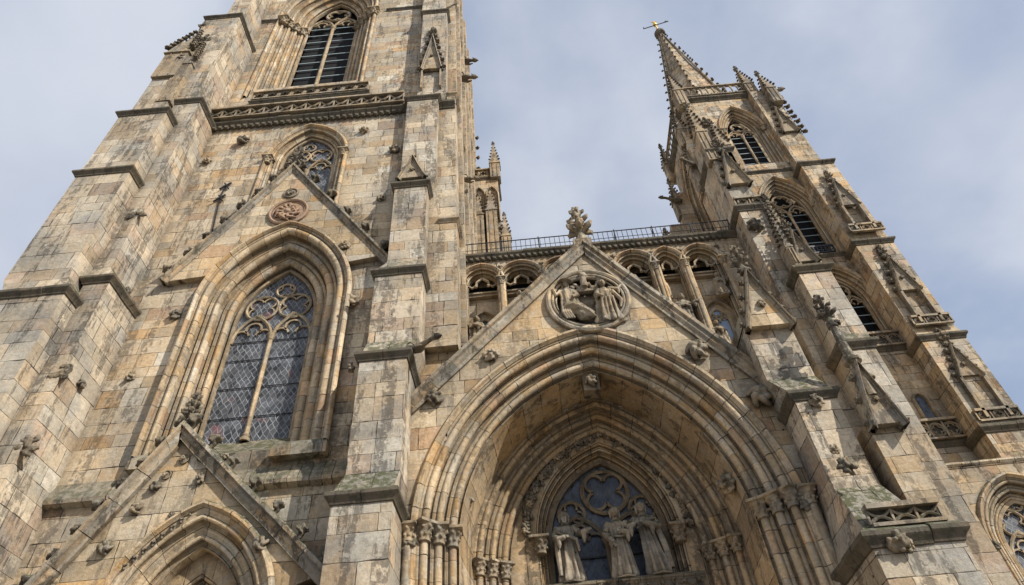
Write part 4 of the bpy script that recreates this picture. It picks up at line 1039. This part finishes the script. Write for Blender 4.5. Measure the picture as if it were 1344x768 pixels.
# ================================================================== SPIRE TOWER (right, far)
V = thing('spire_tower', 'tall slender tower with stone spire and three stacked louvred openings right of the portal', 'church tower', (20, 32, 0))
YS = 29.5; XL, XR, YBk = 16.2, 22.2, 37.0
lv = [Arch(18.75, 21.1, 47.2, 19.9, 49.9, 42.3), Arch(18.6, 21.35, 36.9, 19.95, 39.7, 32.0), Arch(19.1, 21.4, 27.9, 20.3, 30.1, 24.7)]
wl = MB(); wl.plate(rect(XL, 24, 0, 52.6), YS, YS+.02, [A.line(.55, 12) for i, A in enumerate(lv)], edge=False)
SA = Arch(-35.3, -32.6, 45.2, -33.95, 49.0, 34.5)       # side opening in local coordinates of the west face
wl.box(XL+1.2, XR, YS+1.8, YBk-.1, 0, 52.6); wl.box(XL, XR, YBk-.1, YBk, 0, 52.6)
part('wall', wl, MWR, V, 0)
sd = MB(); sd.plate(rect(-YBk, -YS, 0, 52.6), XL, XL+.02, [SA.line(1.1, 12)], edge=False); so = part('wall', sd, MWR, V, 0); so.rotation_euler = (0, 0, -math.pi/2)
so2 = louvred(V, SA, XL+1.0, 'window', 8, hood(1.1, .14)+orders(1.1, .9, 3), XL, 33.0, .08); so2.rotation_euler = (0, 0, -math.pi/2)
for i, A in enumerate(lv):
    w_ = .55
    oo = louvred(V, A, YS+.6, 'window', 7 if i < 2 else 5, hood(w_, .12)+orders(w_, .55, 3), YS, A.zb-.3, .085, lt=.06)
    for x in (A.xl-w_*.8, A.xr+w_*.8): inst('capital', CAP, oo, (x, YS-.02, A.zs), (0, 0, 0), .9)
def b5(xl, xr, yf, zs, yb, name='buttress'):
    return stage_stack(name, V, [(xl, xr, yf+.12*i, z) for i, z in enumerate(zs)]+[(xl+.15, xr-.35, yf+.12*len(zs)+.3, 51.8)], yb, MWR, slope=.5)
zz = [17.7, 23.5, 31.5, 40.4]
B5 = b5(21.6, 23.95, 28.0, zz, YS+.3)
B6 = stage_stack('buttress', V, [(15.9, 17.5, 28.3, 31.5), (15.9, 17.4, 28.5, 40.4), (16.0, 17.3, 28.8, 50.5)], YS+.3, MWR, slope=.5)
for (ya, yb_) in ((29.6, 30.8), (35.8, 37.0)):
    sb = stage_stack('buttress', V, [(14.5, 16.25, ya, 31.5), (14.8, 16.25, ya+.05, 40.4), (15.1, 16.25, ya+.1, 48.0)], yb_, MWR, slope=.6)
lb = stage_stack('buttress', V, [(12.9, 16.25, 36.0, 36.5), (13.9, 16.25, 36.1, 44.0)], 37.2, MWR, slope=1.2)
sb = stage_stack('buttress', V, [(22.1, 23.6, 34.4, 31.5), (22.1, 23.4, 34.5, 48.0)], 35.9, MWR, slope=.6)
rb = MB(); rb.box(XR-.05, 23.9, YS+.02, 33, 0, 40); part('stair_block', rb, MWR, V, 0)
for z0, z1 in ((32.6, 37.6), (24.6, 29.6), (18.4, 22.6)):
    gablet(B5, 22.75, 28.2, z0+2.2, z1, .62, 5, True, fs=.75, cs=1.2)
    gm = MB(); gm.box(22.1, 22.25, 27.9, 28.5, z0-.3, z0+2.2); gm.box(23.25, 23.4, 27.9, 28.5, z0-.3, z0+2.2); split_part('shaft', gm, MK, B5, 0)
    balustrade(B5, (21.75, 28.0), (23.85, 28.0), z0-.5, .7, 'parapet_panel', 'quatre', .7, MK, .1)
gablet(B5, 22.75, 28.8, 45.0, 48.6, .62, 5, True, fs=.75, cs=1.2); gablet(B6, 16.7, 28.6, 42.2, 46.6, .55, 5, True, fs=.8, cs=1.2); gablet(B6, 16.7, 28.5, 34.0, 38.6, .55, 5, True, fs=.8, cs=1.2)
st = MB()
for z in (41.4, 31.9, 24.0, 17.9): cornice(st, [(17.4, YS), (21.6, YS)], z, s=.8)
cornice(st, [(XL, YBk), (XL, YS), (XR, YS), (XR, YBk)], 52.6, s=1.4); split_part('cornice', st, MC, V, 30)
st = MB(); cornice(st, [(-YBk, XL), (-YS, XL)], 40.6, s=.8); 
so3 = part('cornice', st, MC, V, 30); so3.rotation_euler = (0, 0, -math.pi/2)
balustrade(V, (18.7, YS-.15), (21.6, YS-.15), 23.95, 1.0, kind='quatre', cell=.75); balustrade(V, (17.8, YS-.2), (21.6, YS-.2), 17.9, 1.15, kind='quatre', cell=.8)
balustrade(V, (19.0, YS-.05), (21.1, YS-.05), 32.0, .7, kind='arch', cell=.25, mat=MI, t=.05)
Zp = 52.7
for a, b_ in (((XL-.2, YS-.2), (XR+.2, YS-.2)), ((XL-.2, YBk+.2), (XL-.2, YS-.2)), ((XR+.2, YS-.2), (XR+.2, YBk+.2))): balustrade(V, a, b_, Zp, 1.5, kind='arch', cell=.55, t=.14)
for (x, y) in ((XL-.1, YS-.1), (XR+.1, YS-.1), (XL-.1, YBk), (XR+.1, YBk)): pinnacle(V, x, y, 51.2, 6.2, .42, .4, 6, cs=1.1)
for (x, y, z) in ((23.2, 28.6, 49.0), (15.3, 30.2, 46.5), (15.3, 36.4, 45.0), (23.2, 34.9, 47.5)): pinnacle(V, x, y, z, 5.6, .4, .4, 5, cs=1.1)
pinnacle(V, 16.1, 29.1, 34.5, 7, .4, .55, 5, cs=1.2); pinnacle(V, 13.3, 36.2, 36.8, 6.5, .45, .45, 6, cs=1.4); pinnacle(V, 15.0, 30.3, 40, 7, .4, .5, 5, cs=1.1)
for i in range(8): inst('crocket', CRO[i % 3], V, (23.65, 28.7, 45+i*.75), (0, rad(70), 0), 1.7)
inst('gargoyle', GAR, V, (XR+.6, YS-.1, 51.6), (rad(-15), 0, rad(80)), 1.2); inst('gargoyle', GAR, V, (15.2, 35.6, 46.5), (rad(-10), 0, rad(-80)), .95); inst('gargoyle', GAR, V, (15.3, 29.9, 43.2), (0, 0, rad(-60)), 1.)
# spire
sx, sy_, zt = 19.45, 33.0, 73.6; sp = MB(); Rb = 2.95; N = 8
ringb = lambda r, z: [(sx+r*math.cos(math.pi/8+2*math.pi*k/N), sy_+r*math.sin(math.pi/8+2*math.pi*k/N), z) for k in range(N)]
sp.loft([ringb(Rb+.15, 52.4), ringb(Rb, 54.2), ringb(Rb*.5, 63.6), ringb(.18, zt)], True, True); SP = part('spire', sp, MWR, V, 0)
ribs = MB()
for k in range(N):
    a = math.pi/8+2*math.pi*k/N; ribs.tube([(sx+(Rb+.02)*math.cos(a), sy_+(Rb+.02)*math.sin(a), 54.2), (sx+.2*math.cos(a), sy_+.2*math.sin(a), zt)], [.12, .07], 6)
split_part('rib', ribs, MK, SP, 30)
for k in range(N):
    a = math.pi/8+2*math.pi*k/N
    for i in range(14):
        t = (i+.5)/14; rr = Rb+.12-(Rb-.2)*t
        inst('crocket', CRO[i % 3], SP, (sx+rr*math.cos(a), sy_+rr*math.sin(a), 54.2+(zt-54.2)*t), Matrix.Rotation(a, 4, 'Z').to_euler() if False else (0, rad(25), a), 1.25-.4*t)
kn = MB(); kn.lathe(sx, sy_, [(.25, zt-.5), (.6, zt-.15), (.62, zt+.2), (.3, zt+.25), (.22, zt+.6), (.34, zt+.7), (.3, zt+.9), (.1, zt+1.0)], 12); part('finial', kn, MKD, SP, 40)
vn = thing('weathervane_cross', 'gilded cross with thin black arms on top of the spire', 'weathervane', (sx, sy_, zt+1))
mb = MB(); mb.tube([(sx, sy_, zt+.9), (sx-.0, sy_, zt+3.4)], [.12, .06], 6); mb.ico((sx, sy_, zt+2.5), .28, .3, 1); mb.box(sx-.3, sx+.3, sy_-.03, sy_+.03, zt+3.2, zt+3.4); split_part('post', mb, MGOLD, vn, 30)
mb = MB(); mb.tube([(sx-1.6, sy_-.2, zt+1.3), (sx+1.8, sy_+.2, zt+3.6)], .06, 5); mb.tube([(sx+1.8, sy_+.2, zt+3.6), (sx+1.4, sy_+.2, zt+3.7)], .05, 5); mb.tube([(sx-1.6, sy_-.2, zt+1.3), (sx-1.55, sy_-.2, zt+1.7)], .05, 5); part('arm', mb, MI, vn, 30)
# small slit window low on the tower
sw = Arch(20.4, 20.78, 20.3, 20.59, 20.55, 18.6); mb = MB(); sweep_arch(mb, sw, hood(.1, .05)+orders(.1, .12, 1), YS-.02, 8); so4 = part('window', mb, MK, V, 40); part('glazing', glazing(sw, YS-.06, 8), MGB, so4, 0)
# aisle wall in front of the tower's foot
AI = thing('side_aisle', 'low aisle wall with a traceried window at the foot of the spire tower', 'wall', (20, 26.5, 0))
AW = Arch(18.75, 21.6, 11.6, 20.1, 13.5, 6.5)
mb = MB(); mb.plate(rect(12.4, 27, 0, 15.0), 26.5, 26.52, [AW.line(.8, 14)], edge=False); mb.box(12.4, 27, 27.6, 28, 0, 15.0); mb.box(12.4, 27, 26.501, 28, 15.0, 15.1); part('wall', mb, MWR, AI, 0)
mb = MB(); sweep_arch(mb, AW, hood(.8, .16)+orders(.8, .7, 3), 26.5, 14); ao = part('window', mb, MA, AI, 45)
part('tracery', tracery2(AW, 27.1, 11.0, .08, 'big'), MT, ao, 45); part('glazing', glazing(AW, 27.16), MG, ao, 0); part('mullion', mullion(20.17, 27.1, 6.5, 11.2, .1), MT, ao, 45)
mb = MB(); cornice(mb, [(12.4, 26.5), (27, 26.5)], 15.15, s=.6); split_part('cornice', mb, MWR, AI, 30)
for s_ in (AW.xl-.9, AW.xr+.9): inst('rosette', ROS[1], ao, (s_, 26.4, 11.5), (0, 0, 0), 1.1)
# ================================================================== BUTTRESSES right of the portal
D1 = thing('stepped_buttress', 'broad stepped double buttress at the right foot of the portal gable, with mossy ledges', 'buttress', (10, 17, 0))
a_, b_ = at(1131, 694, 17.2), at(1262, 688, 17.2); zb_ = (a_[1]+b_[1])/2
bm_ = MB(); bm_.box(a_[0]+.1, b_[0]-.1, 17.3, 22, 0, zb_); part('base', bm_, MWB, D1, 0)
cc = MB(); cornice(cc, [(a_[0]+.1, 22), (a_[0]+.1, 17.3), (b_[0]-.1, 17.3), (b_[0]-.1, 22)], zb_, s=1.1)
La, Ra = at(1035, 513, 18.5), at(1095, 505, 18.5)
xl, xr = La[0]+.1, Ra[0]-.1; za = La[1]
body = MB(); body.box(xl, xr, 18.6, 21.9, zb_+.9, za); body.frustum((a_[0]+.12, xr+.15, 17.35, 21.8), zb_+.05, (xl-.001, xr+.001, 18.59, 21.8), zb_+1.9)
cornice(cc, [(xl, 21.5), (xl, 18.6), (xr, 18.6), (xr, 21.5)], za, s=.95)
x2l, x2r = at(1003, 490, 19.2)[0], at(1063, 480, 19.2)[0]; z2 = at(1021, 424, 19.2)[1]
body.frustum((xl, xr, 18.62, 21.8), za, (x2l, x2r, 19.2, 21.8), za+1.0); body.box(x2l, x2r, 19.2, 21.9, za+.99, z2+.1)
so_ = part('shaft', body, MWB, D1, 0)
apx = at(994, 363, 19.2); xm = (x2l+x2r)/2; gablet(so_, xm, 19.2, z2-.3, z2+2.7, (x2r-x2l)/2+.05, 5, True, fs=1.0, cs=1.1, mat=MWP, depth=.3)
gg = MB(); gg.box(x2l, x2r, 19.25, 21.5, z2, z2+.6); split_part('shaft', gg, MWB, D1, 0)
# second shaft with the long finial
cl, cr = at(1190, 655, 18.3)[0], at(1237, 655, 18.3)[0]; ap2 = at(1130, 484, 18.2); zc = at(1167, 556, 18.2)[1]
body = MB(); body.box(cl, cr, 18.3, 21.9, zb_, zc+.2); cs_ = part('shaft', body, MWP, D1, 0)
xm2 = (cl+cr)/2; gablet(cs_, xm2, 18.3, zc-.1, ap2[1]+.3, (cr-cl)/2+.04, 4, False, cs=1.0, depth=.3)
mb = MB(); zt2 = at(1085, 395, 18.2)[1]; mb.tube([(xm2, 18.1, ap2[1]-1.2), (xm2, 18.1, ap2[1]+.2), (xm2, 18.1, zt2-1.2)], [.20, .17, .13], 8); mb.lathe(xm2, 18.1, [(.17, ap2[1]+.1), (.3, ap2[1]+.2), (.3, ap2[1]+.3), (.16, ap2[1]+.4)], 10); part('finial_shaft', mb, MR, cs_, 40)
inst('finial', FIN, cs_, (xm2, 18.1, zt2-1.3), (0, 0, 0), .95)
for i in range(7): inst('crocket', CRO[i % 3], cs_, (xm2+.12, 18.1, zt2-1.2+i*.0+.0), (0, rad(60), i*.9), .8)
split_part('cornice', cc, MC, D1, 30)
balustrade(D1, (b_[0]-2.2, 17.35), (b_[0]-.25, 17.35), zb_+.1, .62, 'parapet_panel', 'x', .62, MK)
for px, py, Y, k, s in [(1070, 528, 18.58, 0, 1.4), (1110, 612, 18.1, 1, 1.7), (1095, 592, 18.3, 0, 1.0), (1176, 715, 17.28, 1, 1.7), (1190, 716, 17.28, 4, 1.1)]: rosette(px, py, Y, D1, k, s)
D2 = thing('stepped_buttress', 'narrow stepped buttress with mossy ledges and crocketed pinnacle, between double buttress and spire tower', 'buttress', (13, 19.5, 0))
def S2(L, R, Y): a = at(*L, Y); b_ = at(*R, Y); return (a[0]+.1, b_[0]-.1, Y+.1, (a[1]+b_[1])/2)
s1, s2 = S2((1101, 449), (1146, 441), 19.3), S2((1042, 350), (1088, 343), 19.6)
stage_stack('shaft', D2, [s1, s2, (s2[0]+.25, s2[1]-.2, 20.2, s2[3]+2.2)], 22.5, MWB, slope=.6)
pinnacle(D2, s2[0]+.25, 19.9, s2[3]+.2, 4.2, .15, .3, 7, cs=.9)
gablet(D2, (s2[0]+s2[1])/2+.15, 20.2, s2[3]+.6, s2[3]+2.6, .5, 3, True, fs=.6, cs=.9)
D3 = thing('stepped_buttress', 'tall stepped buttress with gablets rising behind the right end of the iron railing', 'buttress', (11.5, 20.5, 0))
s3 = S2((965, 270), (1010, 265), 20.6)
o3 = stage_stack('shaft', D3, [s3, (s3[0]+.15, s3[1]-.15, 21.0, s3[3]+5.5), (s3[0]+.3, s3[1]-.4, 21.4, s3[3]+8)], 23.2, MWB, slope=.6)
gablet(o3, (s3[0]+s3[1])/2, 21.0, s3[3]+2.0, s3[3]+5.0, .6, 5, True, fs=.9, cs=1.1)
balustrade(D3, (s3[0]+.05, 20.75), (s3[1], 20.75), s3[3]+.05, .7, 'parapet_panel', 'quatre', .7, MK, .1)
pinnacle(D3, s3[0]+.25, 21.2, s3[3]+4.5, 6.5, .3, .45, 6, cs=1.1); pinnacle(D3, s3[1]-.3, 21.3, s3[3]+3.5, 5.5, .3, .45, 6, cs=1.0)
x, z = at(990, 299, 20.7); inst('rosette', ROS[3], D3, (x, 20.7, z), (0, 0, 0), 1.8)
x, z = at(1000, 300, 20.7); pinnacle(D3, s3[1]-.1, 20.5, at(1040, 335, 20.6)[1], 4.2, .16, .5, 5, cs=.9)
lw_ = MB(); lw_.box(s3[0]+.2, 13.6, 22.6, 24, 0, s3[3]-2); part('wall', lw_, MWP, D3, 0)
# ================================================================== LIGHT
w = bpy.data.worlds.new('World'); scene.world = w; w.use_nodes = True
t = NT(w.node_tree); bg = w.node_tree.nodes['Background']
SD = Vector((.86, -.62, .84)).normalized(); az = math.atan2(SD.x, SD.y); el = math.asin(SD.z)
sk = t.new('ShaderNodeTexSky'); sk.sky_type = 'NISHITA'; sk.sun_disc = False; sk.sun_elevation = el; sk.sun_rotation = az
tc = t.new('ShaderNodeTexCoord').outputs['Generated']; gx, gy, gz = t.xyz(tc)
cl_ = t.cxyz(t.m('DIVIDE', gx, t.m('ADD', gz, .35)), t.m('DIVIDE', gy, t.m('ADD', gz, .35)), 0)
n1 = t.noise(cl_, 1.7, 6, .5); n2 = t.noise(cl_, 5.0, 5, .55)
f = t.ss(t.m('ADD', t.m('MULTIPLY', n1, .8), t.m('MULTIPLY', n2, .2)), .34, .6)
cloud = t.mix(t.ss(t.noise(cl_, 2.6, 4, .5), .35, .65), (4.3, 4.8, 5.9), (5.8, 6.15, 6.9))
skyc = t.mix(.45, sk.outputs[0], (3.4, 4.4, 6.4))
t.put(bg.inputs[0], t.mix(t.m('ADD', .25, t.m('MULTIPLY', f, .7)), skyc, cloud)); bg.inputs[1].default_value = .118
sun = bpy.data.lights.new('sun', 'SUN'); sun.energy = 5.0; sun.angle = rad(.5); sun.color = (1., .96, .89)
so = bpy.data.objects.new('sun', sun); COL.objects.link(so); so.rotation_euler = SD.to_track_quat('Z', 'Y').to_euler()
scene.render.engine = 'CYCLES'; scene.cycles.max_bounces = 4
